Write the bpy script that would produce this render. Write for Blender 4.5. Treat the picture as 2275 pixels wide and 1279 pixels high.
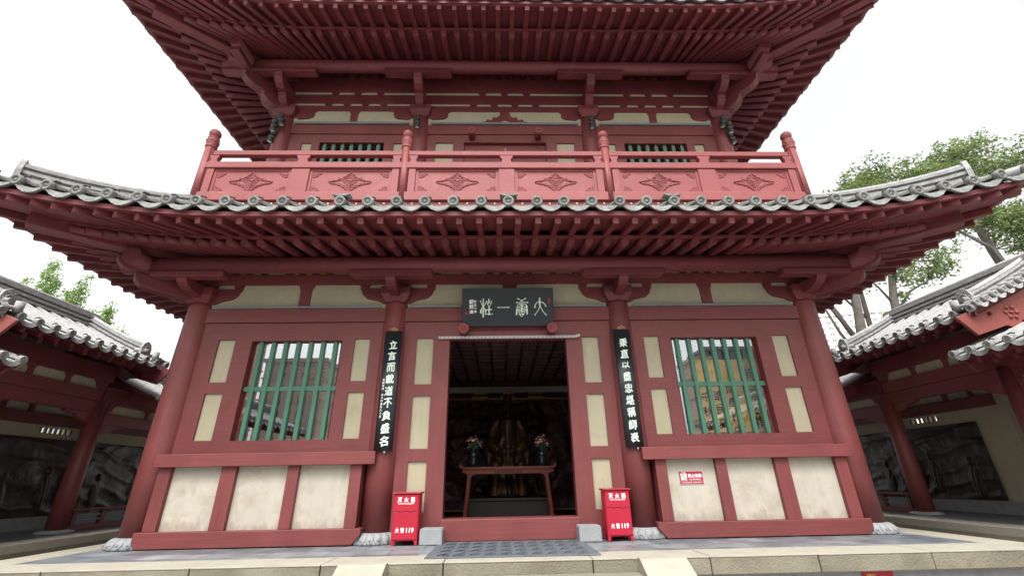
import bpy, bmesh, math, random
from mathutils import Vector, Matrix, noise
R = math.radians
rnd = random.Random(7)
sc = bpy.context.scene
for o in list(bpy.data.objects):
    bpy.data.objects.remove(o)
COL = sc.collection

# ------------------------------------------------------------------ camera
cam = bpy.data.cameras.new('camera')
cam.sensor_width = 36.0
cam.lens = 970.55 / 2275 * 36.0
cam.clip_end = 2000
cam.clip_start = 0.05
co = bpy.data.objects.new('camera', cam)
COL.objects.link(co)
_p, _r, _y = 0.41289302442346676, -0.017591087086203418, -0.029506473779219757
_f = Vector((-math.sin(_y) * math.cos(_p), math.cos(_y) * math.cos(_p), math.sin(_p)))
_rt = Vector((math.cos(_y), math.sin(_y), 0))
_up = _rt.cross(_f)
_rt2 = _rt * math.cos(_r) + _up * math.sin(_r)
_up2 = _up * math.cos(_r) - _rt * math.sin(_r)
_M = Matrix((_rt2, _up2, -_f)).transposed().to_4x4()
_M.translation = Vector((-0.1528, -8.6595, 0.95))
co.matrix_world = _M
sc.camera = co

# ------------------------------------------------------------------ world, sun, exposure
SUN_EL, SUN_AZ = 60.0, 190.0          # azimuth measured clockwise from +Y
w = bpy.data.worlds.new('World')
sc.world = w
w.use_nodes = True
nt = w.node_tree
nt.nodes.clear()
sky = nt.nodes.new('ShaderNodeTexSky')
sky.sky_type = 'NISHITA'
sky.sun_disc = False
sky.sun_elevation = R(SUN_EL)
sky.sun_rotation = R(SUN_AZ)
sky.air_density = 1.0
sky.dust_density = 6.0
sky.ozone_density = 1.0
hs = nt.nodes.new('ShaderNodeHueSaturation')
hs.inputs['Saturation'].default_value = 0.04
bg = nt.nodes.new('ShaderNodeBackground')
bg.inputs['Strength'].default_value = 0.15
wo = nt.nodes.new('ShaderNodeOutputWorld')
nt.links.new(sky.outputs[0], hs.inputs['Color'])
nt.links.new(hs.outputs[0], bg.inputs['Color'])
nt.links.new(bg.outputs[0], wo.inputs[0])
sl = bpy.data.lights.new('sun', 'SUN')
sl.energy = 1.1
sl.angle = R(32)
sl.color = (1.0, 0.96, 0.9)
so = bpy.data.objects.new('sun', sl)
COL.objects.link(so)
_d = Vector((math.sin(R(SUN_AZ)) * math.cos(R(SUN_EL)), math.cos(R(SUN_AZ)) * math.cos(R(SUN_EL)), math.sin(R(SUN_EL))))
so.rotation_euler = _d.to_track_quat('Z', 'Y').to_euler()
sc.view_settings.view_transform = 'Standard'
sc.view_settings.look = 'None'
sc.view_settings.gamma = 1.0
sc.view_settings.exposure = 1.42
sc.cycles.max_bounces = 8
sc.cycles.diffuse_bounces = 5
sc.cycles.transparent_max_bounces = 16

# ------------------------------------------------------------------ materials
MATS = {}


def mat(name, col, rough=0.6, metal=0.0, var=0.12, vscale=1.5, stretch=(1, 1, 1), streak=0.0, streak_sc=40, bump=0.0,
        bump_sc=60, spec=0.4, stain=None, stain_sc=2.0, stain_lo=0.52, stain_hi=0.7, rvar=0.0, splash=None, objvar=0.0):
    """Principled paint / stone with broad tonal variation, optional streaks (grain), stains and bump."""
    m = bpy.data.materials.new(name)
    m.use_nodes = True
    t = m.node_tree
    t.nodes.clear()
    N = t.nodes.new
    L = t.links.new
    out = N('ShaderNodeOutputMaterial')
    b = N('ShaderNodeBsdfPrincipled')
    L(b.outputs[0], out.inputs[0])
    b.inputs['Metallic'].default_value = metal
    b.inputs['Roughness'].default_value = rough
    b.inputs['Specular IOR Level'].default_value = spec
    tc = N('ShaderNodeTexCoord')
    n1 = N('ShaderNodeTexNoise')
    n1.inputs['Scale'].default_value = vscale
    n1.inputs['Detail'].default_value = 5
    L(tc.outputs['Object'], n1.inputs['Vector'])
    mr = N('ShaderNodeMapRange')
    mr.inputs[1].default_value = 0.25
    mr.inputs[2].default_value = 0.75
    mr.inputs[3].default_value = 1 - var
    mr.inputs[4].default_value = 1 + var
    L(n1.outputs[0], mr.inputs[0])
    val = mr.outputs[0]
    n2 = None
    if streak > 0:
        mp = N('ShaderNodeMapping')
        mp.inputs['Scale'].default_value = stretch
        L(tc.outputs['Object'], mp.inputs[0])
        n2 = N('ShaderNodeTexNoise')
        n2.inputs['Scale'].default_value = streak_sc
        n2.inputs['Detail'].default_value = 4
        n2.inputs['Roughness'].default_value = 0.65
        L(mp.outputs[0], n2.inputs['Vector'])
        m2 = N('ShaderNodeMapRange')
        m2.inputs[1].default_value = 0.3
        m2.inputs[2].default_value = 0.7
        m2.inputs[3].default_value = 1 - streak
        m2.inputs[4].default_value = 1 + streak
        L(n2.outputs[0], m2.inputs[0])
        mu = N('ShaderNodeMath')
        mu.operation = 'MULTIPLY'
        L(val, mu.inputs[0])
        L(m2.outputs[0], mu.inputs[1])
        val = mu.outputs[0]
    if objvar > 0:       # pieces painted at different times
        oi = N('ShaderNodeObjectInfo')
        m7 = N('ShaderNodeMapRange')
        m7.inputs[3].default_value = 1 - objvar
        m7.inputs[4].default_value = 1 + objvar
        L(oi.outputs['Random'], m7.inputs[0])
        mu7 = N('ShaderNodeMath')
        mu7.operation = 'MULTIPLY'
        L(val, mu7.inputs[0])
        L(m7.outputs[0], mu7.inputs[1])
        val = mu7.outputs[0]
    cm = N('ShaderNodeMix')
    cm.data_type = 'RGBA'
    cm.blend_type = 'MULTIPLY'
    cm.inputs[0].default_value = 1.0
    cm.inputs[6].default_value = (*col, 1)
    L(val, cm.inputs[7])
    colour = cm.outputs[2]
    if stain:
        n3 = N('ShaderNodeTexNoise')
        n3.inputs['Scale'].default_value = stain_sc
        n3.inputs['Detail'].default_value = 8
        n3.inputs['Roughness'].default_value = 0.68
        n3.inputs['Distortion'].default_value = 0.6
        L(tc.outputs['Object'], n3.inputs['Vector'])
        m3 = N('ShaderNodeMapRange')
        m3.inputs[1].default_value = stain_lo
        m3.inputs[2].default_value = stain_hi
        L(n3.outputs[0], m3.inputs[0])
        sm = N('ShaderNodeMix')
        sm.data_type = 'RGBA'
        L(m3.outputs[0], sm.inputs[0])
        L(colour, sm.inputs[6])
        sm.inputs[7].default_value = (*stain, 1)
        colour = sm.outputs[2]
    if splash:       # dried mud splashed up from the ground: (colour, from height, to height)
        sp = N('ShaderNodeSeparateXYZ')
        L(tc.outputs['Object'], sp.inputs[0])
        n5 = N('ShaderNodeTexNoise')
        n5.inputs['Scale'].default_value = 5
        n5.inputs['Detail'].default_value = 9
        n5.inputs['Roughness'].default_value = .75
        mp5 = N('ShaderNodeMapping')
        mp5.inputs['Scale'].default_value = (1, 1, .45)
        L(tc.outputs['Object'], mp5.inputs[0])
        L(mp5.outputs[0], n5.inputs['Vector'])
        m5 = N('ShaderNodeMapRange')
        m5.inputs[1].default_value = splash[2]
        m5.inputs[2].default_value = splash[1]
        m5.inputs[3].default_value = -.32
        m5.inputs[4].default_value = .16
        L(sp.outputs[2], m5.inputs[0])
        ad = N('ShaderNodeMath')
        ad.operation = 'ADD'
        L(m5.outputs[0], ad.inputs[0])
        L(n5.outputs[0], ad.inputs[1])
        m6 = N('ShaderNodeMapRange')
        m6.inputs[1].default_value = .50
        m6.inputs[2].default_value = .66
        m6.inputs[4].default_value = .5
        L(ad.outputs[0], m6.inputs[0])
        s6 = N('ShaderNodeMix')
        s6.data_type = 'RGBA'
        L(m6.outputs[0], s6.inputs[0])
        L(colour, s6.inputs[6])
        s6.inputs[7].default_value = (*splash[0], 1)
        colour = s6.outputs[2]
    L(colour, b.inputs['Base Color'])
    if rvar > 0:
        m4 = N('ShaderNodeMapRange')
        m4.inputs[1].default_value = 0.3
        m4.inputs[2].default_value = 0.7
        m4.inputs[3].default_value = max(0.03, rough - rvar)
        m4.inputs[4].default_value = min(1, rough + rvar)
        L(n1.outputs[0], m4.inputs[0])
        L(m4.outputs[0], b.inputs['Roughness'])
    if bump > 0:
        bp = N('ShaderNodeBump')
        bp.inputs['Strength'].default_value = 1.0
        bp.inputs['Distance'].default_value = bump
        if n2:
            L(n2.outputs[0], bp.inputs['Height'])
        else:
            n4 = N('ShaderNodeTexNoise')
            n4.inputs['Scale'].default_value = bump_sc
            n4.inputs['Detail'].default_value = 6
            L(tc.outputs['Object'], n4.inputs['Vector'])
            L(n4.outputs[0], bp.inputs['Height'])
        L(bp.outputs[0], b.inputs['Normal'])
    MATS[name] = m
    return m


RED = (0.155, 0.037, 0.035)
red_h = mat('red_paint_h', RED, .5, objvar=.06, var=.14, streak=.13, stretch=(.04, .6, 1), streak_sc=30, bump=.003, stain=(.19, .05, .048), stain_sc=1.3, stain_lo=.55, stain_hi=.8)
red_v = mat('red_paint_v', RED, .5, objvar=.08, var=.14, streak=.13, stretch=(1, 1, .04), streak_sc=30, bump=.003, stain=(.19, .05, .048), stain_sc=1.3, stain_lo=.55, stain_hi=.8)
red_shade = mat('red_paint_shaded', (0.128, 0.025, 0.027), .55, var=.16, streak=.06, stretch=(1, .15, 1), streak_sc=26, bump=.003, objvar=.14, stain=(.19, .05, .05), stain_sc=1.7, stain_lo=.56, stain_hi=.8)  # the wall red darkened: under-eave shade is mixed into the base colour
red_lit = mat('red_paint_lit', (0.235, 0.058, 0.057), .6, var=.08, streak=.05, stretch=(.05, 1, 1), streak_sc=26, bump=.002, stain=(.31, .095, .085), stain_sc=2, stain_lo=.55, stain_hi=.8)  # the wall red lightened: open-sky brightness on the balcony is in the base colour
red_gable = mat('red_gable_paint', (0.225, 0.058, 0.047), .6, var=.08, bump=.003, stain=(.3, .06, .05), stain_sc=3, stain_lo=.6, stain_hi=.75)
cream = mat('cream_paint', (0.37, 0.335, 0.23), .7, var=.07, streak=.05, stretch=(1, 1, .1), streak_sc=14, bump=.002, stain=(.30, .255, .15), stain_sc=2.2, stain_lo=.56, stain_hi=.8)
plaster = mat('cream_plaster', (0.41, 0.375, 0.31), .85, var=.07, vscale=3, bump=.004, bump_sc=30, stain=(.30, .255, .18), stain_sc=2.6, stain_lo=.50, stain_hi=.78, streak=.06, stretch=(1, 1, .12), streak_sc=9, splash=((.20, .168, .125), .25, .7))
tile = mat('grey_tile', (0.17, 0.172, 0.162), .8, var=.35, vscale=9, bump=.008, bump_sc=50, stain=(.06, .066, .055), stain_sc=6, stain_lo=.48, stain_hi=.74)
tile_l = mat('pale_grey_tile', (0.265, 0.265, 0.26), .8, var=.25, vscale=9, bump=.008, bump_sc=50, stain=(.13, .13, .128), stain_sc=6, stain_lo=.58, stain_hi=.74)
iron = mat('dark_iron', (.03, .03, .032), .5, metal=.3, var=.2)
slate = None
stone = mat('white_stone', (.24, .245, .25), .75, var=.12, vscale=6, bump=.006, bump_sc=40, stain=(.15, .16, .16), stain_sc=5, stain_lo=.55, stain_hi=.75)
kerbst = mat('sandstone', (.165, .148, .108), .9, var=.3, vscale=1.6, bump=.012, bump_sc=45, stain=(.125, .108, .07), stain_sc=2.2, stain_lo=.5, stain_hi=.72)
kerbtop = mat('pale_sandstone', (.275, .255, .205), .85, var=.1, vscale=3, bump=.004, bump_sc=50, stain=(.25, .22, .16), stain_sc=2.5, stain_lo=.56, stain_hi=.75)
green = mat('green_paint', (.055, .155, .10), .45, var=.12, streak=.08, stretch=(1, 1, .05), streak_sc=30, bump=.002)
black = mat('black_lacquer', (.018, .022, .026), .38, var=.25, streak=.2, stretch=(.05, 1, 1), streak_sc=30, bump=.001)
ink = mat('pale_green_lettering', (.66, .78, .68), .6, var=.12, vscale=12)
inkw = mat('white_lettering', (.80, .80, .80), .5, var=.05)
goldm = mat('gilt', (.55, .34, .12), .35, metal=.8, var=.2)
fire = mat('signal_red_enamel', (.35, .011, .03), .4, var=.10, bump=.0008, bump_sc=20)
rubber = mat('grey_rubber', (.085, .095, .11), .6, var=.2, vscale=5)
flash = mat('grey_tube', (.17, .19, .19), .5, var=.12)
bronze = mat('dark_bronze', (.055, .028, .012), .5, metal=.7, var=.35, vscale=3, bump=.006, bump_sc=14, rvar=.1)
relief = mat('relief_bronze', (.030, .021, .018), .45, metal=.0, var=.4, vscale=3, bump=.01, bump_sc=22, rvar=.12)
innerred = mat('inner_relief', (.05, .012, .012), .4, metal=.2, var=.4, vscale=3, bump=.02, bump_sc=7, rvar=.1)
darkwood = mat('dark_wood', (.10, .045, .045), .5, var=.2, streak=.2, stretch=(.06, 1, 1), streak_sc=20)
rosewood = mat('rosewood', (.16, .035, .02), .3, var=.2, streak=.2, stretch=(.06, 1, 1), streak_sc=20)
vasem = mat('dark_glaze', (.012, .018, .026), .12, var=.2)
petal = mat('pink_petals', (.62, .22, .30), .7, var=.3, vscale=25)
petal2 = mat('cream_petals', (.70, .58, .30), .7, var=.2, vscale=25)
leafm = mat('flower_leaves', (.05, .13, .04), .6, var=.3, vscale=25)
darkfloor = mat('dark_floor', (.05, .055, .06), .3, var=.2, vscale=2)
bark = mat('grey_bark', (.085, .075, .065), .9, var=.3, vscale=5, bump=.02, bump_sc=14)
lampm = mat('lamp_housing', (.035, .042, .04), .35, metal=.4, var=.2)
ringm = mat('lamp_ring', (.10, .11, .105), .35, metal=.3, var=.2)
lens = mat('lamp_glass', (.55, .58, .58), .12, var=.05)
white_plastic = mat('white_plastic', (.42, .40, .40), .5, var=.08)
apt_wall = mat('apartment_render', (.66, .60, .52), .85, var=.05)
apt_pane = mat('apartment_glass', (.22, .24, .25), .25, var=.2)
tow_wall = mat('tower_render', (.46, .37, .31), .85, var=.08)
tow_pane = mat('tower_glass', (.03, .034, .038), .7, var=.2, spec=.15)
goldpaper = mat('gold_panel', (.95, .62, .18), .42, metal=.5, var=.16, vscale=1.2, stain=(.70, .38, .09), stain_sc=1.2, stain_lo=.5, stain_hi=.75)
blackink = mat('black_ink', (.02, .015, .012), .6)


def brick_mat(name, c1, c2, mortar, sx, sy, rough, bumpd=.003, msize=.008, rvar=.12):
    m = bpy.data.materials.new(name)
    m.use_nodes = True
    t = m.node_tree
    N, L = t.nodes.new, t.links.new
    b = t.nodes['Principled BSDF']
    tc = N('ShaderNodeTexCoord')
    br = N('ShaderNodeTexBrick')
    br.inputs['Color1'].default_value = (*c1, 1)
    br.inputs['Color2'].default_value = (*c2, 1)
    br.inputs['Mortar'].default_value = (*mortar, 1)
    br.inputs['Scale'].default_value = 1
    br.inputs['Mortar Size'].default_value = msize
    br.inputs['Brick Width'].default_value = sx
    br.inputs['Row Height'].default_value = sy
    L(tc.outputs['Object'], br.inputs['Vector'])
    n = N('ShaderNodeTexNoise')
    n.inputs['Scale'].default_value = 2.2
    n.inputs['Detail'].default_value = 8
    n.inputs['Roughness'].default_value = .65
    L(tc.outputs['Object'], n.inputs['Vector'])
    mr = N('ShaderNodeMapRange')
    mr.inputs[1].default_value = .3
    mr.inputs[2].default_value = .7
    mr.inputs[3].default_value = .65
    mr.inputs[4].default_value = 1.45
    L(n.outputs[0], mr.inputs[0])
    mx = N('ShaderNodeMix')
    mx.data_type = 'RGBA'
    mx.blend_type = 'MULTIPLY'
    mx.inputs[0].default_value = 1
    L(br.outputs[0], mx.inputs[6])
    L(mr.outputs[0], mx.inputs[7])
    L(mx.outputs[2], b.inputs['Base Color'])
    m2 = N('ShaderNodeMapRange')
    m2.inputs[1].default_value = .3
    m2.inputs[2].default_value = .7
    m2.inputs[3].default_value = rough - rvar
    m2.inputs[4].default_value = rough + rvar
    L(n.outputs[0], m2.inputs[0])
    L(m2.outputs[0], b.inputs['Roughness'])
    bp = N('ShaderNodeBump')
    bp.inputs['Distance'].default_value = bumpd
    bp.invert = True
    L(br.outputs['Fac'], bp.inputs['Height'])
    L(bp.outputs[0], b.inputs['Normal'])
    MATS[name] = m
    return m


slate = brick_mat('slate_paving', (.095, .108, .122), (.17, .18, .19), (.04, .045, .05), .9, .45, .42)
yard = brick_mat('courtyard_paving', (.28, .275, .265), (.33, .325, .31), (.22, .21, .2), .8, .4, .7)


def glass_mat():
    m = bpy.data.materials.new('window_glass')
    m.use_nodes = True
    t = m.node_tree
    t.nodes.clear()
    N, L = t.nodes.new, t.links.new
    out = N('ShaderNodeOutputMaterial')
    tr = N('ShaderNodeBsdfTransparent')
    tr.inputs[0].default_value = (.95, .97, .96, 1)
    gl = N('ShaderNodeBsdfGlossy')
    gl.inputs['Roughness'].default_value = 0.004
    gl.inputs[0].default_value = (.95, .97, 1, 1)
    mx = N('ShaderNodeMixShader')
    mx.inputs[0].default_value = 0.20
    L(tr.outputs[0], mx.inputs[1])
    L(gl.outputs[0], mx.inputs[2])
    L(mx.outputs[0], out.inputs[0])
    return m


glass = glass_mat()


def leaf_mat(name, dark, light, tl=.35):
    m = bpy.data.materials.new(name)
    m.use_nodes = True
    t = m.node_tree
    t.nodes.clear()
    N, L = t.nodes.new, t.links.new
    out = N('ShaderNodeOutputMaterial')
    tc = N('ShaderNodeTexCoord')
    n = N('ShaderNodeTexNoise')
    n.inputs['Scale'].default_value = 1.1
    n.inputs['Detail'].default_value = 6
    n.inputs['Roughness'].default_value = .7
    L(tc.outputs['Object'], n.inputs['Vector'])
    cr = N('ShaderNodeValToRGB')
    cr.color_ramp.elements[0].position = .36
    cr.color_ramp.elements[0].color = (*dark, 1)
    cr.color_ramp.elements[1].position = .64
    cr.color_ramp.elements[1].color = (*light, 1)
    L(n.outputs[0], cr.inputs[0])
    d = N('ShaderNodeBsdfPrincipled')
    d.inputs['Roughness'].default_value = .5
    L(cr.outputs[0], d.inputs['Base Color'])
    tr = N('ShaderNodeBsdfTranslucent')
    L(cr.outputs[0], tr.inputs[0])
    mx = N('ShaderNodeMixShader')
    mx.inputs[0].default_value = tl
    L(d.outputs[0], mx.inputs[1])
    L(tr.outputs[0], mx.inputs[2])
    L(mx.outputs[0], out.inputs[0])
    return m


leaf_dark = leaf_mat('broad_leaves', (.045, .085, .03), (.21, .28, .08), .48)
leaf_bamboo = leaf_mat('bamboo_leaves', (.09, .18, .04), (.27, .38, .10), .45)

# ------------------------------------------------------------------ mesh builder
ORG = [Vector((0, 0, 0))]


class MB:
    def __init__(self):
        self.v, self.f, self.s = [], [], []
        self.M = None

    def add(self, vs, fs, smooth=False):
        o = len(self.v)
        if self.M is not None:
            vs = [self.M @ Vector(p) for p in vs]
        self.v += [tuple(p) for p in vs]
        for f in fs:
            self.f.append([i + o for i in f])
            self.s.append(smooth)

    def box(self, x0, x1, y0, y1, z0, z1):
        self.add([(x0, y0, z0), (x1, y0, z0), (x1, y1, z0), (x0, y1, z0), (x0, y0, z1), (x1, y0, z1), (x1, y1, z1), (x0, y1, z1)],
                 [(0, 3, 2, 1), (4, 5, 6, 7), (0, 1, 5, 4), (1, 2, 6, 5), (2, 3, 7, 6), (3, 0, 4, 7)])
        return self

    def prism(self, poly, ax, a0, a1, smooth=False):
        n = len(poly)
        def P(a, u, v):
            return (a, u, v) if ax == 'x' else (u, a, v) if ax == 'y' else (u, v, a)
        vs = [P(a0, *p) for p in poly] + [P(a1, *p) for p in poly]
        self.add(vs, [list(range(n))[::-1], list(range(n, 2 * n))], False)
        o = len(self.v) - 2 * n
        for i in range(n):
            self.f.append([o + i, o + (i + 1) % n, o + n + (i + 1) % n, o + n + i])
            self.s.append(smooth)
        return self

    def tube(self, pts, rad, n=8, cap=True, smooth=True, flat=1.0):
        pts = [Vector(p) for p in pts]
        if not isinstance(rad, (list, tuple)):
            rad = [rad] * len(pts)
        vs, fs = [], []
        for i, p in enumerate(pts):
            d = (pts[min(i + 1, len(pts) - 1)] - pts[max(i - 1, 0)]).normalized()
            ref = Vector((0, 0, 1)) if abs(d.z) < .95 else Vector((0, 1, 0))
            a = d.cross(ref).normalized()
            b = a.cross(d).normalized()
            for k in range(n):
                t = 2 * math.pi * (k + .5) / n
                vs.append(p + a * math.cos(t) * rad[i] + b * math.sin(t) * rad[i] * flat)
        for i in range(len(pts) - 1):
            for k in range(n):
                k2 = (k + 1) % n
                fs.append((i * n + k, i * n + k2, (i + 1) * n + k2, (i + 1) * n + k))
        self.add(vs, fs, smooth)
        if cap:
            m = len(pts) - 1
            o = len(self.v) - len(vs)
            self.f.append([o + k for k in range(n)][::-1])
            self.f.append([o + m * n + k for k in range(n)])
            self.s += [False, False]
        return self

    def lathe(self, prof, c=(0, 0, 0), axis=(0, 0, 1), n=16, smooth=True, wob=None):
        """prof: (radius, height) pairs; wob(angle, i) scales the radius."""
        ax = Vector(axis).normalized()
        ref = Vector((0, 0, 1)) if abs(ax.z) < .9 else Vector((1, 0, 0))
        a = ref.cross(ax).normalized()
        b = ax.cross(a)
        c = Vector(c)
        vs, fs = [], []
        for i, (r, h) in enumerate(prof):
            for k in range(n):
                t = 2 * math.pi * k / n
                q = r * (wob(t, i) if wob else 1)
                vs.append(c + ax * h + (a * math.cos(t) + b * math.sin(t)) * q)
        for i in range(len(prof) - 1):
            for k in range(n):
                k2 = (k + 1) % n
                fs.append((i * n + k, i * n + k2, (i + 1) * n + k2, (i + 1) * n + k))
        self.add(vs, fs, smooth)
        o = len(self.v) - len(vs)
        if prof[0][0] > 1e-4:
            self.f.append([o + k for k in range(n)][::-1]); self.s.append(False)
        if prof[-1][0] > 1e-4:
            self.f.append([o + (len(prof) - 1) * n + k for k in range(n)]); self.s.append(False)
        return self

    def bar(self, p0, p1, w, h, up=(0, 0, 1), w1=None, h1=None):
        """oriented rectangular bar from p0 to p1 (centre line)."""
        p0, p1 = Vector(p0), Vector(p1)
        d = (p1 - p0).normalized()
        a = d.cross(Vector(up)).normalized()
        b = a.cross(d).normalized()
        w1, h1 = w1 or w, h1 or h
        vs = []
        for p, ww, hh in ((p0, w, h), (p1, w1, h1)):
            for sa, sb in ((-1, -1), (1, -1), (1, 1), (-1, 1)):
                vs.append(p + a * sa * ww / 2 + b * sb * hh / 2)
        self.add(vs, [(0, 3, 2, 1), (4, 5, 6, 7), (0, 1, 5, 4), (1, 2, 6, 5), (2, 3, 7, 6), (3, 0, 4, 7)])
        return self

    def sweep(self, path, sect, closed_sect=True, smooth=False, out=None):
        """sweep 2-D section (side, up) along a path; side = horizontal normal."""
        path = [Vector(p) for p in path]
        n = len(sect)
        vs, fs = [], []
        for i, p in enumerate(path):
            d = path[min(i + 1, len(path) - 1)] - path[max(i - 1, 0)]
            d.z = 0
            d.normalize()
            a = Vector((d.y, -d.x, 0))
            for (u, v) in sect:
                vs.append(p + a * u + Vector((0, 0, v)))
        for i in range(len(path) - 1):
            for k in range(n if closed_sect else n - 1):
                k2 = (k + 1) % n
                fs.append((i * n + k, i * n + k2, (i + 1) * n + k2, (i + 1) * n + k))
        if closed_sect:
            fs.append(list(range(n))[::-1])
            fs.append([(len(path) - 1) * n + k for k in range(n)])
        self.add(vs, fs, smooth)
        return self

    def grid(self, pts, smooth=True):
        nr, nc = len(pts), len(pts[0])
        vs = [p for r in pts for p in r]
        fs = [(i * nc + j, i * nc + j + 1, (i + 1) * nc + j + 1, (i + 1) * nc + j) for i in range(nr - 1) for j in range(nc - 1)]
        self.add(vs, fs, smooth)
        return self

    def slab(self, x0, x1, z0, z1, holes, yf, yb):
        """upright slab in the XZ plane with rectangular holes."""
        xs = sorted({x0, x1} | {h[0] for h in holes} | {h[1] for h in holes})
        zs = sorted({z0, z1} | {h[2] for h in holes} | {h[3] for h in holes})
        def solid(i, j):
            if i < 0 or j < 0 or i >= len(xs) - 1 or j >= len(zs) - 1:
                return False
            cx, cz = (xs[i] + xs[i + 1]) / 2, (zs[j] + zs[j + 1]) / 2
            return not any(h[0] < cx < h[1] and h[2] < cz < h[3] for h in holes)
        for i in range(len(xs) - 1):
            for j in range(len(zs) - 1):
                if not solid(i, j):
                    continue
                a, b, c, d = xs[i], xs[i + 1], zs[j], zs[j + 1]
                self.add([(a, yf, c), (b, yf, c), (b, yf, d), (a, yf, d)], [(0, 1, 2, 3)])
                self.add([(a, yb, c), (b, yb, c), (b, yb, d), (a, yb, d)], [(3, 2, 1, 0)])
                if not solid(i - 1, j): self.add([(a, yf, c), (a, yf, d), (a, yb, d), (a, yb, c)], [(0, 1, 2, 3)])
                if not solid(i + 1, j): self.add([(b, yf, c), (b, yf, d), (b, yb, d), (b, yb, c)], [(3, 2, 1, 0)])
                if not solid(i, j - 1): self.add([(a, yf, c), (b, yf, c), (b, yb, c), (a, yb, c)], [(3, 2, 1, 0)])
                if not solid(i, j + 1): self.add([(a, yf, d), (b, yf, d), (b, yb, d), (a, yb, d)], [(0, 1, 2, 3)])
        return self

    def build(self, name, m, parent=None, bevel=0.0, normals=True, weld=True):
        me = bpy.data.meshes.new(name)
        o = ORG[0]
        me.from_pydata([(p[0] - o.x, p[1] - o.y, p[2] - o.z) for p in self.v], [], self.f)
        me.polygons.foreach_set('use_smooth', self.s)
        if normals or weld:
            bm = bmesh.new()
            bm.from_mesh(me)
            if weld:
                bmesh.ops.remove_doubles(bm, verts=bm.verts, dist=1e-5)
            if normals:
                bmesh.ops.recalc_face_normals(bm, faces=bm.faces)
            bm.to_mesh(me)
            bm.free()
        me.materials.append(m)
        ob = bpy.data.objects.new(name, me)
        COL.objects.link(ob)
        if parent:
            ob.parent = parent
        else:
            ob.location = o
        if bevel > 0:
            bv = ob.modifiers.new('edge', 'BEVEL')
            bv.width = bevel
            bv.segments = 2
            bv.limit_method = 'ANGLE'
            bv.angle_limit = R(40)
        return ob


def tag(o, label=None, cat=None, group=None, kind=None):
    if label: o['label'] = label
    if cat: o['category'] = cat
    if group: o['group'] = group
    if kind: o['kind'] = kind
    return o


def root(name, label, cat, loc=(0, 0, 0), group=None):
    o = bpy.data.objects.new(name, None)
    o.empty_display_size = .3
    COL.objects.link(o)
    o.location = loc
    ORG[0] = Vector(loc)
    return tag(o, label, cat, group)


def at(loc):
    ORG[0] = Vector(loc)


def mirror(mb):
    m = MB()
    m.v = [(-p[0], p[1], p[2]) for p in mb.v]
    m.f = [list(f)[::-1] for f in mb.f]
    m.s = list(mb.s)
    return m


def copy_tree(o, parent=None):
    c = o.copy()
    COL.objects.link(c)
    c.parent = parent
    for ch in list(o.children):
        copy_tree(ch, c)
    return c


def text_geo(s, cuts=0):
    """outline of a text as (verts, faces) centred on the origin in XY; cuts: vertical slices so that it can follow a curved board."""
    cu = bpy.data.curves.new('t', 'FONT')
    cu.body = s
    cu.size = 1.0
    cu.resolution_u = 2
    cu.fill_mode = 'FRONT'
    ob = bpy.data.objects.new('t', cu)
    COL.objects.link(ob)
    dg = bpy.context.evaluated_depsgraph_get()
    dg.update()
    me = bpy.data.meshes.new_from_object(ob.evaluated_get(dg))
    if cuts:
        bm = bmesh.new()
        bm.from_mesh(me)
        xs = [v.co.x for v in bm.verts]
        if xs:
            for k in range(1, cuts):
                bmesh.ops.bisect_plane(bm, geom=bm.verts[:] + bm.edges[:] + bm.faces[:], plane_co=(min(xs) + (max(xs) - min(xs)) * k / cuts, 0, 0), plane_no=(1, 0, 0))
        bm.to_mesh(me)
        bm.free()
    vs = [Vector(v.co) for v in me.vertices]
    fs = [list(p.vertices) for p in me.polygons]
    bpy.data.objects.remove(ob)
    bpy.data.curves.remove(cu)
    bpy.data.meshes.remove(me)
    if vs:
        x0, x1 = min(v.x for v in vs), max(v.x for v in vs)
        y0, y1 = min(v.y for v in vs), max(v.y for v in vs)
        vs = [Vector((v.x - (x0 + x1) / 2, v.y - (y0 + y1) / 2, 0)) for v in vs]
    return vs, fs


def put_text(mb, s, cx, cz, h, yf, bold=0.0, w=None, brush=0.0, shear=0.0, seed=0):
    """write s on an XZ plane facing -Y; h = glyph height; yf: depth or function of (x, z); bold: stroke swelling in glyph heights."""
    vs, fs = text_geo(s, 9 if callable(yf) else 0)
    if not vs:
        return
    H = max(v.y for v in vs) * 2
    W = max(v.x for v in vs) * 2
    k = h / H
    kx = (w / W) if w else k
    sh = [(0, 0)] if bold <= 0 else [(0, 0), (bold, 0), (-bold, 0), (0, bold), (0, -bold), (bold * .7, bold * .7), (-bold * .7, -bold * .7)]
    for n, (bx, bz) in enumerate(sh):
        out = []
        for v in vs:
            x, z = v.x * kx, v.y * k
            if brush:
                q = Vector((x / h * 2.0 + seed * 7.3, z / h * 2.0, seed * 1.7))
                x += brush * h * (noise.noise(q))
                z += brush * h * (noise.noise(q + Vector((31, 17, 5)))) + shear * v.x * kx
                if n:      # uneven swelling of the stroke, as from a brush
                    f = 1 + 1.1 * noise.noise(q * 2.5)
                    x += bx * h * (f - 1)
                    z += bz * h * (f - 1)
            x += cx + bx * h
            z += cz + bz * h
            out.append((x, (yf(x, z) if callable(yf) else yf) - .00025 * n, z))
        mb.add(out, fs)


def letters(name, m, parent, *a, **k):
    """one piece of writing as a part of its own."""
    mb = MB()
    mb.M = k.pop('M', None)
    put_text(mb, *a, **k)
    return mb.build(name, m, parent, weld=False) if mb.v else None


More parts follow.
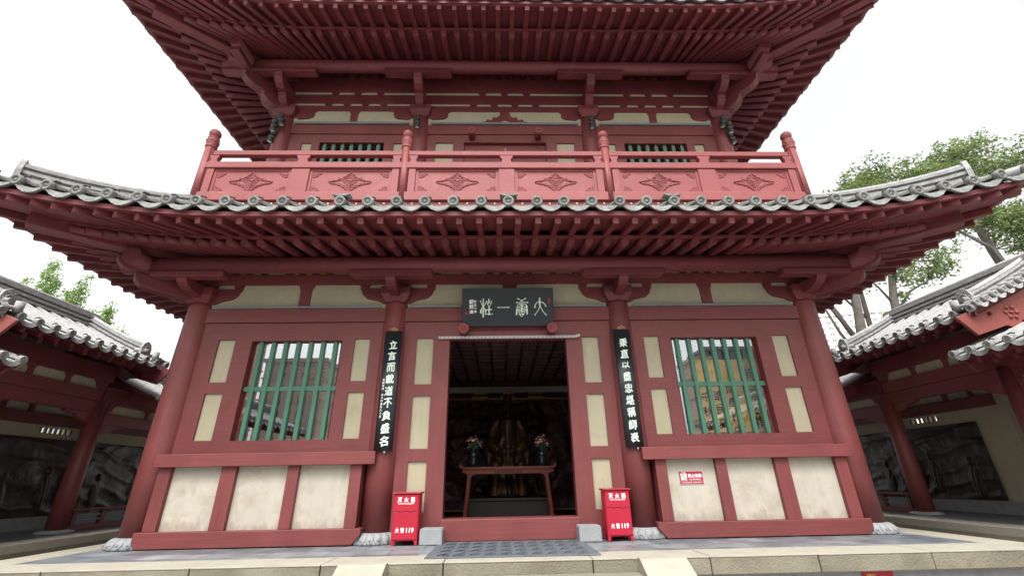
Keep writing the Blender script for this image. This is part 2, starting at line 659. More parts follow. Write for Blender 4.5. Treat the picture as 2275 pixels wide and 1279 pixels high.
# ------------------------------------------------------------------ tiles
def tile_field(mb, P, ribs, ttop, r=.08, sag=.07, n=9, disc=True, edge=(None, None), lip=.09, hooks=None):
    """barrel-tile roof field.  P(a, t): base surface point, t 0 at the eave; ribs: list of a."""
    def frame(a, t):
        p = P(a, t)
        q = P(a, t + .02) - p
        e = P(a + .02, t) - P(a - .02, t)
        q.normalize(); e.normalize()
        nrm = e.cross(q)
        if nrm.z < 0:
            nrm = -nrm
        return p, q, e, nrm.normalized()
    for a in ribs:
        tt = ttop(a)
        if tt <= .01:
            continue
        rows = []
        m = max(2, int(n * tt * 2))
        for i in range(m + 1):
            t = tt * i / m
            p, q, e, nr = frame(a, t)
            rr = r * (1.06 if i % 2 == 0 else .94)
            rows.append([p + e * math.cos(math.pi * k / 6) * rr + nr * (math.sin(math.pi * k / 6) * rr + .012) for k in range(7)])
        mb.grid(rows)
        if disc:
            p, q, e, nr = frame(a, 0)
            d = Vector((-q.x, -q.y, -q.z * .3)).normalized()
            c = p + nr * .03
            mb.lathe([(.001, .022), (r * .25, .022), (r * .34, .006), (r * .62, .006), (r * .7, .03), (r * 1.08, .03), (r * 1.16, .02), (r * 1.16, -.06)], c, d, 16)
            u = d.cross(Vector((0, 0, 1))).normalized()
            vv = u.cross(d)
            for k in range(7):
                an = 2 * math.pi * k / 7
                b = c + d * .008 + (u * math.cos(an) + vv * math.sin(an)) * r * .48
                s_ = r * .16
                mb.add([b + u * s_, b + vv * s_, b - u * s_, b - vv * s_, b + d * s_ * 1.2], [(0, 1, 4), (1, 2, 4), (2, 3, 4), (3, 0, 4)], True)
            if hooks is not None:
                h0 = c + nr * r * .9 - d * .10
                hooks.append(MB().tube([h0 + u * r * .6, h0 + u * r * .2 + nr * r * .5, h0 - u * r * .5 + nr * r * .62, h0 - u * r * 1.1 + nr * r * .35, h0 - u * r * 1.2 + nr * r * .05], [r * .16, r * .2, r * .22, r * .18, r * .1], 6))
    rb = sorted(ribs)
    for a0, a1 in zip(rb[:-1], rb[1:]):
        if a1 - a0 > 2.2 * (rb[1] - rb[0]):
            continue
        rows = []
        m = 7
        for i in range(m + 1):
            row = []
            for k in range(7):
                s = k / 6
                a = a0 + (a1 - a0) * s
                t = max(0, ttop(a)) * i / m
                p, q, e, nr = frame(a, t)
                row.append(p - nr * (sag * 4 * s * (1 - s)) + nr * (.01 * ((i % 2))))
            rows.append(row)
        mb.grid(rows)
        # drip lip
        top, bot, tb, bb = [], [], [], []
        K = 12
        for k in range(K + 1):
            s = k / K
            a = a0 + (a1 - a0) * s
            p, q, e, nr = frame(a, 0)
            d = Vector((-q.x, -q.y, 0)).normalized()
            up = p - nr * (sag * 4 * s * (1 - s))
            lw = .012 + lip * math.sin(math.pi * s) ** .8 + (.006 if k % 2 else 0)
            top.append(up + d * .012 + Vector((0, 0, .008)))
            bot.append(up + d * (.02 + lw * .25) - Vector((0, 0, lw)))
            tb.append(up - d * .02 + Vector((0, 0, .008)))
            bb.append(up - d * .012 - Vector((0, 0, lw * .85)))
        mb.grid([tb, top, bot, bb], False)


def layered_ridge(mb, path, wdt, h, layers=5, rr=.085, end=True):
    """ridge of stacked flat tiles with a round cap and an upright end tile at path[-1]."""
    lh = h / layers
    for i in range(layers):
        ww = wdt * (1.0 if i % 2 == 0 else .66)
        z0 = i * lh
        mb.sweep(path, [(-ww / 2, z0), (ww / 2, z0), (ww / 2, z0 + lh * .98), (-ww / 2, z0 + lh * .98)])
    mb.sweep(path, [(rr * math.cos(math.pi * k / 8), h + rr * math.sin(math.pi * k / 8)) for k in range(9)], True, True)
    if end:
        p = Vector(path[-1])
        d = (Vector(path[-1]) - Vector(path[-2]))
        d.z = 0
        d.normalize()
        a = Vector((d.y, -d.x, 0))
        W2, H2 = wdt * .62, h + .10
        prof = [(-W2, -.06), (W2, -.06), (W2 * 1.05, H2 * .6), (W2 * .7, H2 * .95), (0, H2 * 1.12), (-W2 * .7, H2 * .95), (-W2 * 1.05, H2 * .6)]
        vs = []
        for dd in (.0, .07):
            for (u, v) in prof:
                vs.append(p + a * u + d * dd + Vector((0, 0, v)))
        n = len(prof)
        mb.add(vs, [list(range(n))[::-1], list(range(n, 2 * n))] + [(i, (i + 1) % n, n + (i + 1) % n, n + i) for i in range(n)])
        c = p + d * .07 + Vector((0, 0, H2 * .5))
        mb.lathe([(W2 * .62, 0), (W2 * .62, .012), (W2 * .5, .016), (W2 * .42, .006), (.03, .006), (.02, .02), (.001, .022)], c, d, 14)
        for k in range(6):
            an = k * math.pi / 3
            q = c + a * math.cos(an) * W2 * .78 + Vector((0, 0, math.sin(an) * H2 * .42))
            mb.lathe([(.018, 0), (.012, .012), (.001, .016)], q, d, 6)


class Eaves:
    def __init__(s, Xc, yc, yb, E, Er, zroot, zre, zf0, zf1, up, out, c0, topin, ztop):
        s.__dict__.update(locals())
        del s.__dict__['s']
        s.ym = (yc + yb) / 2

    def L(s, side):
        return s.Xc if side == 'f' else (s.yb - s.yc) / 2

    def W(s, side, lx, ly, z):
        if side == 'f':
            return Vector((lx, s.yc + ly, z))
        if side == 'r':
            return Vector((s.Xc - ly, s.ym + lx, z))
        if side == 'l':
            return Vector((-(s.Xc - ly), s.ym + lx, z))
        return Vector((lx, s.yb - ly, z))

    def k(s, side, a):
        Lc = s.L(side) + s.E + s.out
        return max(0., (abs(a) - (Lc - s.c0)) / s.c0)

    def tip(s, side, a, ext=0.):
        k = s.k(side, a)
        return a, -(s.E + s.out * k * k + ext), s.up * k * k

    def root(s, side, a):
        k = s.k(side, a)
        L = s.L(side)
        Lc = L + s.E + s.out
        if k <= 0:
            return a, .12
        sg = 1 if a > 0 else -1
        return sg * ((Lc - s.c0) + (L - (Lc - s.c0)) * k), .12 * (1 - k) - .0 * k

    def mid(s, side, a, z0):
        """end of the round rafter"""
        rx, ry = s.root(side, a)
        tx, ty, tz = s.tip(side, a)
        f = (s.Er + .0) / s.E
        k = s.k(side, a)
        return rx + (tx - rx) * f, (0 + ty * f), z0 + tz * f ** 1.6

    # --- timber
    def rafter(s, side, a, rad=.078):
        mb = MB()
        rx, ry = s.root(side, a)
        mx, my, mz = s.mid(side, a, s.zre)
        p0 = s.W(side, rx, ry, s.zroot + rad + .1 * s.k(side, a))
        p1 = s.W(side, mx, my, mz + rad)
        p1 = p1 + (p1 - p0).normalized() * rnd.uniform(-.012, .012) + Vector((rnd.uniform(-.008, .008), 0, rnd.uniform(-.006, .006)))
        mb.tube([p0, p0 + (p1 - p0) * .9, p1], [rad * 1.05, rad, rad * .93], 10)
        return mb

    def flyer(s, side, a, w=.105, h=.125):
        mb = MB()
        mx, my, mz = s.mid(side, a, s.zf0)
        tx, ty, tz = s.tip(side, a)
        p0 = s.W(side, mx, my, mz + h / 2)
        p1 = s.W(side, tx, ty, s.zf1 + tz + h / 2)
        d = (p1 - p0)
        p1 = p1 + d.normalized() * rnd.uniform(-.012, .012) + Vector((rnd.uniform(-.009, .009), 0, rnd.uniform(-.005, .005)))
        mb.bar(p0 - d * .15, p1, w, h, w1=w * .96, h1=h * .92)
        return mb

    def boards(s, side, mb, mbf, n=48):
        L = s.L(side) + s.E + s.out
        A = [-L + 2 * L * i / n for i in range(n + 1)]
        r0, r1, r2, r3 = [], [], [], []
        e, j = [], []
        for a in A:
            rx, ry = s.root(side, a)
            r0.append(s.W(side, rx, ry + .05, s.zroot + .16 + .1 * s.k(side, a)))
            mx, my, mz = s.mid(side, a, s.zre)
            r1.append(s.W(side, mx, my - .03, mz + .16))
            mx, my, mz = s.mid(side, a, s.zf0)
            r2.append(s.W(side, mx, my + .1, mz + .15))
            tx, ty, tz = s.tip(side, a)
            r3.append(s.W(side, tx, ty - .02, s.zf1 + tz + .128))
            e.append(s.W(side, tx, ty - .035, s.zf1 + tz + .122))
            mx, my, mz = s.mid(side, a, s.zre)
            j.append(s.W(side, mx, my - .012, mz + .15))
        th = Vector((0, 0, .02))
        mb.grid([r0, r1], False)
        mb.grid([r2, r3], False)
        mb.grid([[p + th for p in r2], [p + th for p in r3]], False)
        mbf.sweep(e, [(-.05, 0), (.03, 0), (.03, .085), (-.05, .10)])
        mbf.sweep(j, [(-.03, 0), (.022, 0), (.022, .045), (-.03, .045)])

    # --- tiles
    def P(s, side):
        L = s.L(side)
        zb = s.zf1 + .335
        def P(a, t):
            tx, ty, tz = s.tip(side, a, .12)
            ly = ty + (-s.topin - ty) * t
            ze = zb + tz
            return s.W(side, a, ly, ze + (s.ztop - ze) * (.72 * t + .28 * t * t))
        return P

    def ttop(s, side):
        L = s.L(side)
        def f(a):
            tx, ty, tz = s.tip(side, a, .12)
            lt = -s.topin if abs(a) <= L + s.topin else -(abs(a) - L)
            return max(0., (lt - ty) / (-s.topin - ty))
        return f

    def hip(s, sx, t0, t1, n=10, dz=0):
        """points on the front hip, distance t outward from the corner column along both axes."""
        P, L = s.P('f'), s.L('f')
        res = []
        for i in range(n + 1):
            t = t0 + (t1 - t0) * i / n
            a = L + t
            tx, ty, tz = s.tip('f', a, .12)
            tt = (-t - ty) / (-s.topin - ty)
            p = P(sx * a, tt)
            res.append(Vector((p.x, p.y, p.z + dz)))
        return res


LOW = Eaves(6.35, 0.0, 9.6, 2.3, 1.6, 5.28, 4.90, 5.10, 4.93, .45, .32, 4.45, .30, 6.42)
UPP = Eaves(5.88, 0.5, 9.1, 2.55, 1.9, 11.47, 10.85, 11.03, 10.80, .30, .35, 4.3, -3.2, 13.6)


def spread(L, pitch):
    n = int((L - .1) / pitch)
    return [pitch * (i + .5) * sg for i in range(n) for sg in (1, -1)]


def timber_roof(hall, ev, pitch_t, zp_x, n_side):
    Lf, Ls = ev.L('f') + ev.E + ev.out, ev.L('r') + ev.E + ev.out
    tl = MB()
    hooks = []
    for side in 'frlb':
        L = ev.L(side) + ev.E + ev.out
        nt_ = int(2 * L / pitch_t)
        nh_ = nt_ // 2 + 1
        ribs = [(i - nh_) * pitch_t + rnd.uniform(-.008, .008) for i in range(2 * nh_ + 1)]
        ribs = [a for a in ribs if abs(a) < L + .10]
        tile_field(tl, ev.P(side), ribs, ev.ttop(side), r=.083, n=6, hooks=hooks if side == 'f' and ev is LOW else None)
    if ev is LOW:        # upturned saddle tiles standing on three of the eave discs
        for x in (-2.85, 0.0, 2.85):
            z = 5.405
            poly = [(x - .15 + .30 * k / 8, z + .032 + .02 * (2 * k / 8 - 1) ** 2) for k in range(9)] + [(x + .145, z + .03), (x + .07, z + .004), (x - .07, z + .004), (x - .145, z + .03)]
            tl.prism(poly, 'y', -2.44, -2.28)
    roof = tl.build('tiled_roof', tile if ev is LOW else tile, hall)
    for h in hooks:
        h.build('tile_hook', iron, roof)
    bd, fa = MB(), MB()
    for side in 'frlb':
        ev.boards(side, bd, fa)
    bd.build('soffit_board', red_shade, roof, normals=False)
    fa.build('eave_board', red_shade, roof)
    # rafters: the ones the photo shows largest are single objects, the far ones one mesh
    allr = []
    for side in 'frl':
        for a in spread(ev.L(side) + ev.E + ev.out, .335):
            p = ev.W(side, *ev.tip(side, a)[:2], 0)
            allr.append(((0 if side == 'f' else 1) * 100 + p.y, side, a))
    allr.sort()
    for nm, fn, m in (('rafter', ev.rafter, red_shade), ('flying_rafter', ev.flyer, red_shade)):
        rest = MB()
        for i, (_, side, a) in enumerate(allr):
            g = fn(side, a)
            if i < 100:
                g.build(nm, m, roof, bevel=.004 if nm == 'flying_rafter' else 0)
            else:
                o = len(rest.v)
                rest.v += g.v
                rest.f += [[k + o for k in f] for f in g.f]
                rest.s += g.s
        for a in spread(ev.L('b') + ev.E + ev.out, .335):
            g = fn('b', a)
            o = len(rest.v)
            rest.v += g.v
            rest.f += [[k + o for k in f] for f in g.f]
            rest.s += g.s
        tag(rest.build(nm, m, roof), kind='stuff')
    # hip beams
    for sx in (-1, 1):
        for back in (0, 1):
            yy = (lambda t: ev.yb + t) if back else (lambda t: ev.yc - t)
            te = ev.E + ev.out - .62
            q = MB()
            zb0, zb1 = ev.zroot - .12, ev.zre + .18 + (.02 if ev is LOW else -.08)
            q.bar((sx * (ev.Xc - .3), yy(-.3), zb0 + .13), (sx * (ev.Xc + te), yy(te), zb1 + .17), .27, .34)
            te2 = ev.E + ev.out - .05
            q.bar((sx * (ev.Xc + te - .7), yy(te - .7), zb1 + .33), (sx * (ev.Xc + te2), yy(te2), ev.zf1 + ev.up + .09), .2, .2)
            q.build('hip_beam', red_shade, roof, bevel=.012)
    return roof


def hip_ridge(ev, roof, te, h=.28):
    for sx in (-1, 1):
        mb = MB()
        path = ev.hip(sx, .55, te, 12, -.03)
        layered_ridge(mb, path, .30, h, 7, .10)
        low = ev.hip(sx, te + .05, ev.E + ev.out + .1, 5, .0)
        mb.tube([p + Vector((0, 0, .03)) for p in low], .10, 10)
        mb.build('hip_ridge', tile_l, roof)


# ------------------------------------------------------------------ the ground
def struct(name, mb, m, bevel=0):
    at((0, 0, 0))
    return tag(mb.build(name, m, None, bevel), kind='structure')


struct('courtyard_ground', MB().box(-300, 300, -300, 300, -1.0, -.62), yard)
pf = MB()
pf.box(-7.2, 7.2, -1.95, 12, -.61, -.2)
struct('platform_base', pf, stone)
pv = MB()
pv.box(-6.85, 6.85, -1.52, 11.5, -.19, -.004)
struct('platform_paving', pv, slate)
kb, kt = MB(), MB()
cuts = [-7.42, -5.9, -4.08, -2.45, -.9, 1.02, 2.55, 3.98, 5.5, 7.42]
for a, b in zip(cuts[:-1], cuts[1:]):
    j = rnd.uniform(-.006, .006)
    kb.box(a + .007, b - .007, -2.12 + j, -1.6, -.21, -.018)
    kt.box(a + .005, b - .005, -2.125 + j, -1.52, -.018, rnd.uniform(-.002, .002))
ys = [-1.52, .6, 2.6, 4.9, 7, 9, 11.6]
for a, b in zip(ys[:-1], ys[1:]):
    for s in (-1, 1):
        x0, x1 = (6.85, 7.42) if s > 0 else (-7.42, -6.85)
        kb.box(x0, x1, a + .006, b - .006, -.21, -.018)
        kt.box(x0 - .0, x1 + .0, a + .004, b - .004, -.018, rnd.uniform(-.002, .002))
struct('platform_kerb', kb, kerbst, .012)
struct('platform_coping', kt, kerbtop, .006)
st = MB()
for i in range(3):
    st.box(-1.6, 1.6, -2.12 - .36 * (i + 1), -2.13, -.61, -.155 * (i + 1))
struct('steps', st, kerbst, .012)
at((0, 0, 0))
for s, lb in ((-1, 'sloping pale stone slab on the left flank of the steps below the paving'), (1, 'sloping pale stone slab on the right flank of the steps below the paving')):
    x0, x1 = (1.6, 2.2) if s > 0 else (-2.2, -1.6)
    ck = MB().prism([(-2.128, .012), (-2.24, .006), (-3.36, -.60), (-3.36, -.61), (-2.128, -.61)], 'x', x0, x1)
    tag(ck.build('stair_cheek', kerbtop, None, .012), lb, 'stair slab', 'sloping slabs flanking the steps')

# ------------------------------------------------------------------ the hall
hall = root('temple_hall', 'two-storey dark red timber hall with grey tiled eaves and a carved balcony', 'temple', (0, 4.5, 0))
XC = [-6.35, -2.32, 2.32, 6.35]
# columns
for yy in (0, 4.8, 9.6):
    for x in XC:
        if yy and abs(x) < 3:
            continue
        c = MB().tube([(x, yy, .16), (x, yy, 1.6), (x, yy, 3.0), (x, yy, 4.30), (x, yy, 4.38)], [.275, .275, .265, .245, .225], 28)
        col = c.build('column', red_v, hall)
        if yy == 0:
            b = MB()
            b.lathe([(.40, 0), (.405, .03), (.38, .07), (.345, .115), (.31, .15), (.285, .168)], (x, yy, 0), (0, 0, 1), 48)
            for k in range(18):        # lotus petals
                an = 2 * math.pi * (k + .5) / 18
                d_ = Vector((math.cos(an), math.sin(an), 0))
                e_ = Vector((-d_.y, d_.x, 0))
                rows = []
                for (rr_, zz_, ww_) in ((.30, .168, .035), (.345, .155, .052), (.39, .115, .062), (.425, .065, .060), (.435, .025, .040), (.43, .004, .015)):
                    rows.append([Vector((x, yy, 0)) + d_ * (rr_ - .028 * abs(q_) ** 2) + e_ * ww_ * q_ + Vector((0, 0, zz_)) for q_ in (-1, -.6, 0, .6, 1)])
                b.grid(rows)
                b.lathe([(.022, 0), (.02, .012), (.001, .018)], Vector((x, yy, .075)) + d_ * .415, d_ + Vector((0, 0, .35)), 8)
            b.build('column_base', stone, col)
# lower front: base beams, posts, panels, sill beams
for s in (-1, 1):
    def mm(mb):
        return mb if s > 0 else mirror(mb)
    mm(MB().prism([(2.62, 0.012), (6.08, 0.012), (6.17, .10), (6.17, .25), (2.49, .25), (2.49, .16)], 'y', -.38, .12)).build('ground_beam', red_h, hall, .008)
    mm(MB().box(2.37, 6.15, -.39, .1, 1.24, 1.45)).build('sill_beam', red_h, hall, .008)
    for a, b in ((2.60, 2.80), (3.69, 3.885), (4.77, 5.025), (5.885, 6.10)):
        mm(MB().box(a, b, -.31, -.02, .25, 1.24)).build('post', red_v, hall, .006)
    for a, b in ((2.80, 3.69), (3.885, 4.77), (5.025, 5.885)):
        mm(MB().box(a - .02, b + .02, -.225, -.08, .24, 1.25)).build('plaster_panel', plaster, hall)
    # window frame wall
    holes = [(2.78, 3.09, 1.69, 2.54), (2.78, 3.09, 2.75, 3.6), (5.45, 5.785, 1.69, 2.54), (5.45, 5.785, 2.75, 3.6), (3.33, 5.12, 1.68, 3.57)]
    mm(MB().slab(2.45, 6.2, 1.45, 3.94, holes, -.11, .12)).build('wall_frame', red_h, hall)
    for h in holes[:4]:
        mm(MB().box(h[0] - .01, h[1] + .01, -.068, .05, h[2] - .01, h[3] + .01)).build('wall_panel', cream, hall)
    mm(MB().box(2.45, 6.2, -.135, .12, 3.955, 4.245)).build('lintel', red_h, hall, .006)
    mm(MB().box(2.62, 6.05, -.19, -.128, 4.248, 4.29)).build('light_tube', flash, hall, .012)
    # window: bars, rail, glass
    wn = mm(MB().slab(3.335, 5.115, 1.685, 3.565, [(3.40, 5.05, 1.72, 3.53)], .03, .11)).build('window', red_v, hall, .004)
    for i in range(7):
        x = 3.485 + .246 * i
        mm(MB().tube([(x, -.015, 1.685), (x, -.015, 3.565)], .056, 4, smooth=False)).build('bar', green, wn, .004)
    mm(MB().box(3.335, 5.115, -.04, .02, 2.585, 2.675)).build('rail', green, wn, .004)
    mm(MB().box(3.39, 5.06, -.006, -.003, 1.69, 3.56)).build('pane', glass, wn)
# centre bay
holes = [(-1.18, 1.18, .35, 3.59)]
for s in (-1, 1):
    for z0, z1 in ((.45, 1.285), (1.495, 2.455), (2.67, 3.6)):
        a, b = sorted((1.505 * s, 1.845 * s))
        holes.append((a, b, z0, z1))
MB().slab(-2.12, 2.12, .012, 3.94, holes, -.11, .12).build('door_wall', red_v, hall)
for h in holes[1:]:
    MB().box(h[0] - .01, h[1] + .01, -.068, .05, h[2] - .01, h[3] + .01).build('wall_panel', cream, hall)
MB().box(-1.2, 1.2, -.2, -.112, .012, .342).build('threshold', red_h, hall, .01)
MB().box(-2.12, 2.12, -.135, .12, 3.955, 4.245).build('lintel', red_h, hall, .006)
for s in (-1, 1):
    MB().box(*sorted((.95 * s, 2.05 * s)), -.19, -.128, 4.248, 4.29).build('light_tube', flash, hall, .012)
    pg = MB()
    pg.lathe([(.092, 0), (.092, .17), (.104, .19), (.108, .24), (.10, .262)], (.885 * s, -.1, 3.73), (0, -1, 0), 24)
    pg.lathe([(.085, .262), (.082, .272), (.06, .275), (.05, .266), (.001, .266)], (.885 * s, -.1, 3.73), (0, -1, 0), 24)
    for k in range(8):
        an = k * math.pi / 4
        pg.lathe([(.018, 0), (.012, .014), (.001, .018)], (.885 * s + .033 * math.cos(an), -.365, 3.73 + .033 * math.sin(an)), (0, -1, 0), 6)
    pg.build('door_peg', red_lit, hall)  # lightened red makes up for the shade under the name board
rl = MB().box(-1.40, 1.40, -.175, -.137, 3.565, 3.617)
rail = rl.build('perforated_rail', white_plastic, hall, .004)
hl = MB()
for i in range(34):
    x = -1.36 + i * 2.72 / 33
    hl.prism([(x - .014, 3.578), (x + .014, 3.578), (x + .002, 3.602), (x - .002, 3.602)], 'y', -.1775, -.17)
hl.build('rail_holes', iron, rail)
MB().prism([(1.36, 3.56), (1.46, 3.585), (1.45, 3.64), (1.35, 3.61)], 'y', -.195, -.178).build('rail_tag', white_plastic, rail)

# frieze between lintel and beams: cream infill, struts, bracket arms
MB().box(-6.3, 6.3, -.075, .06, 4.246, 5.3).build('frieze_panel', cream, hall)
MB().box(-6.5, 6.5, -.115, -.077, 4.79, 5.03).build('tie_beam', red_h, hall, .006)
MB().box(-6.5, 6.5, -.115, -.077, 5.135, 5.35).build('tie_beam', red_h, hall, .006)
for x in (-4.24, .05, 4.27):
    MB().prism([(x - .11, 4.247), (x + .11, 4.247), (x + .115, 4.66), (x + .165, 4.79), (x - .165, 4.79), (x - .115, 4.66)], 'y', -.112, -.07).build('strut', red_v, hall, .004)
blk = MB()
for x0 in XC:
    for dx in (-.82, -.55, .55, .82):
        x = x0 + dx
        if abs(x) < 6.2:
            blk.prism([(x - .06, 5.04), (x + .06, 5.04), (x + .10, 5.135), (x - .10, 5.135)], 'y', -.115, -.04)
for x in (-4.24, .05, 4.27):
    for dx in (-.95, -.42, -.14, .14, .42, .95):
        blk.prism([(x + dx - .07, 5.04), (x + dx + .07, 5.04), (x + dx + .10, 5.135), (x + dx - .10, 5.135)], 'y', -.115, -.04)
blk.build('bearing_blocks', red_shade, hall)


def arm_profile(y0, reach, z0, z1, curl=0.0):
    """side view (distance forward, z) of a bracket arm with a rounded, slightly carved nose."""
    h = z1 - z0
    pts = [(y0, z1), (y0, z0)]
    pts += [(reach - .42, z0), (reach - .25, z0 + h * .06), (reach - .12, z0 + h * .22), (reach - .035, z0 + h * .46)]
    if curl:
        pts += [(reach + .0, z0 + h * .62), (reach - .03, z0 + h * .74), (reach + .035, z0 + h * .9)]
    else:
        pts += [(reach, z0 + h * .72)]
    pts += [(reach + .01, z1)]
    return pts


def bracket_arm(x, y, dx, dy, prof, w):
    """extrude a profile, running from (x, y) along the unit direction (dx, dy)."""
    mb = MB()
    n = len(prof)
    vs = []
    for sw in (-w / 2, w / 2):
        for (u, z) in prof:
            vs.append((x + dx * u - dy * sw, y + dy * u + dx * sw, z))
    mb.add(vs, [list(range(n))[::-1], list(range(n, 2 * n))] + [(i, (i + 1) % n, n + (i + 1) % n, n + i) for i in range(n)])
    return mb


def cap_block(x, y, z, w0, w1, h0, h1):
    return MB().lathe([(w0 * 1.414, z), (w0 * 1.43, z + .015), (w1 * 1.37, z + h0 * .85), (w1 * 1.414, z + h0), (w1 * 1.414, z + h1)], (x, y, 0), (.0, 0, 1), 4, False)


S2 = math.sqrt(.5)


def rot45(mb, x, y):
    m = MB()
    c, s = math.cos(math.pi / 4), math.sin(math.pi / 4)
    m.v = [(x + (p[0] - x) * c - (p[1] - y) * s, y + (p[0] - x) * s + (p[1] - y) * c, p[2]) for p in mb.v]
    m.f, m.s = mb.f, mb.s
    return m


for x in XC:
    corner = abs(x) > 5
    sg = 1 if x > 0 else -1
    bk = rot45(cap_block(x, 0, 4.36, .215, .30, .16, .32), x, 0).build('bracket_block', red_shade, hall, .008)
    # side arms on the wall line
    lat = [(.0, 4.36), (.28, 4.36), (.40, 4.425), (.63, 4.475), (.72, 4.555), (.75, 4.64), (.80, 4.70), (0, 4.70)]
    for s in ((1, -1) if not corner else (-sg,)):
        a = MB().prism([(x + s * u, z) for u, z in lat], 'y', -.125, -.043)
        a.build('side_arm', red_shade, bk, .006)
        for u in (.17, .70):
            a2 = MB().prism([(x + s * (u - .07), 4.70), (x + s * (u + .07), 4.70), (x + s * (u + .10), 4.79), (x + s * (u - .10), 4.79)], 'y', -.125, -.043)
            a2.build('small_block', red_shade, bk)
    bracket_arm(x, 0, 0, -1, arm_profile(-.1, .82, 4.46, 4.70), .20).build('front_arm', red_shade, bk, .012)
    if corner:
        bracket_arm(x, 0, sg, 0, arm_profile(-.1, .82, 4.46, 4.70), .20).build('front_arm', red_shade, bk, .012)
        bracket_arm(x, 0, sg * S2, -S2, arm_profile(-.1, 1.22, 4.42, 4.72), .23).build('diagonal_arm', red_shade, bk, .014)
        bracket_arm(x, 0, sg * S2, -S2, arm_profile(.4, 1.55, 4.73, 4.98), .20).build('diagonal_arm', red_shade, bk, .014)
        MB().box(x - (.8 if sg > 0 else .6), x + (.6 if sg > 0 else .8), -.86, -.64, 4.66, 4.785).build('purlin_block', red_shade, bk, .02)
    else:
        MB().prism([(x - .80, 4.785), (x - .82, 4.70), (x - .70, 4.66), (x + .70, 4.66), (x + .82, 4.70), (x + .80, 4.785)], 'y', -.86, -.64).build('purlin_block', red_shade, bk, .008)
MB().tube([(-7.55, -.75, 4.94), (7.55, -.75, 4.94)], .165, 20).build('purlin', red_shade, hall)
for s in (-1, 1):
    MB().tube([(s * 7.1, -1.2, 4.94), (s * 7.1, 10.6, 4.94)], .165, 20).build('purlin', red_shade, hall)
    # side wall of the ground floor
    x0, x1 = sorted((s * 6.20, s * 6.36))
    MB().box(x0, x1, .2, 9.4, 0, 1.45).build('side_wall', plaster, hall)
    MB().box(x0, x1, .2, 9.4, 1.451, 5.4).build('side_wall', red_v, hall)
    # upright white stone slab beside the corner column
    MB().box(*sorted((s * 6.81, s * 6.875)), .26, .50, .002, .80).build('stone_slab', stone, hall, .012)
MB().box(-6.3, 6.3, 9.3, 9.5, 0, 5.4).build('rear_wall', red_v, hall)

low_roof = timber_roof(hall, LOW, .475, 0, 23)
hip_ridge(LOW, low_roof, 2.22, .43)

# ---- interior of the ground floor
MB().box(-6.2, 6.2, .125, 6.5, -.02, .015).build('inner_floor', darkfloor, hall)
ce = MB()
ce.box(-6.2, 6.2, .125, 6.5, 4.12, 4.2)
for i in range(-15, 16):
    ce.box(i * .4 - .04, i * .4 + .04, .125, 6.5, 4.0, 4.115)
for j in range(16):
    ce.box(-6.2, 6.2, .28 + j * .4, .36 + j * .4, 4.0, 4.115)
ce.build('coffered_ceiling', darkwood, hall)
bw = MB()
rows = []
NX, NZ = 110, 70
for j in range(NZ + 1):
    z = .1 + 3.2 * j / NZ
    row = []
    for i in range(NX + 1):
        x = -3.2 + 6.4 * i / NX
        v = .07 * noise.fractal(Vector((x * 1.6, z * 1.3, 3)), .9, 2.1, 4) + .05 * abs(math.sin(x * 5 + 2.2 * noise.noise(Vector((x, z * 1.5, 8))) * 3)) * (noise.noise(Vector((x * .8, z * .8, 20))) > 0)
        row.append((x, 6.2 - v, z))
    rows.append(row)
bw.grid(rows)
bw.box(-6.2, 6.2, 6.25, 6.5, 0, 4.12)
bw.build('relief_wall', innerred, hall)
tr_ = MB().box(-3.4, 3.4, 6.02, 6.2, 3.38, 3.42)
tr_.box(-3.4, 3.4, 6.05, 6.2, .1, .13)
for x in (-.85, .1, 1.0):
    tr_.box(x - .25, x + .25, 6.0, 6.16, 3.43, 3.47)
    tr_.box(x - .22, x + .22, 6.0, 6.16, 3.56, 3.6)
tr_.build('gilt_trim', goldm, hall)
MB().box(-2.2, 2.2, 6.08, 6.24, 3.62, 3.80).build('frieze_panel', plaster, hall)

# ------------------------------------------------------------------ upper storey
at((0, 4.5, 0))
UX = [-5.88, -2.28, 2.28, 5.88]
YU = .5
MB().box(-6.95, 6.95, -.52, 10.2, 6.2, 6.62).build('balcony_floor', red_lit, hall, .01)
for x in UX:
    MB().tube([(x, YU, 6.6), (x, YU, 8.2), (x, YU, 9.5), (x, YU, 9.97)], [.25, .25, .24, .215], 28).build('column', red_v, hall)
for s in (-1, 1):
    def mm(mb):
        return mb if s > 0 else mirror(mb)
    holes = [(2.68, 2.94, 8.0, 9.10), (5.07, 5.33, 8.0, 9.10), (3.18, 4.86, 7.85, 9.12)]
    mm(MB().slab(2.4, 5.75, 6.625, 9.38, holes, .41, .62)).build('wall_frame', red_h, hall)
    for h in holes[:2]:
        mm(MB().box(h[0] - .01, h[1] + .01, .45, .55, h[2] - .01, h[3] + .01)).build('wall_panel', cream, hall)
    mm(MB().box(2.4, 5.75, .385, .62, 9.395, 9.70)).build('lintel', red_h, hall, .006)
    mm(MB().box(2.56, 5.62, .33, .386, 9.703, 9.765)).build('light_tube', flash, hall, .012)
    wn = mm(MB().slab(3.185, 4.855, 7.855, 9.115, [(3.22, 4.82, 7.9, 9.08)], .56, .61)).build('window', darkwood, hall)
    for i in range(7):
        x = 3.33 + .232 * i
        b_ = MB().tube([(x, .455, 7.86), (x, .455, 9.03), (x, .455, 9.112)], [.062, .062, .006], 4, smooth=False)
        mm(b_).build('bar', green, wn, .003)
    mm(MB().box(3.2, 4.84, .595, .6, 7.87, 9.1)).build('pane', vasem, wn)
holes = [(-1.09, 1.09, 6.7, 9.13)]
for s in (-1, 1):
    a, b = sorted((1.37 * s, 1.84 * s))
    holes.append((a, b, 8.1, 9.12))
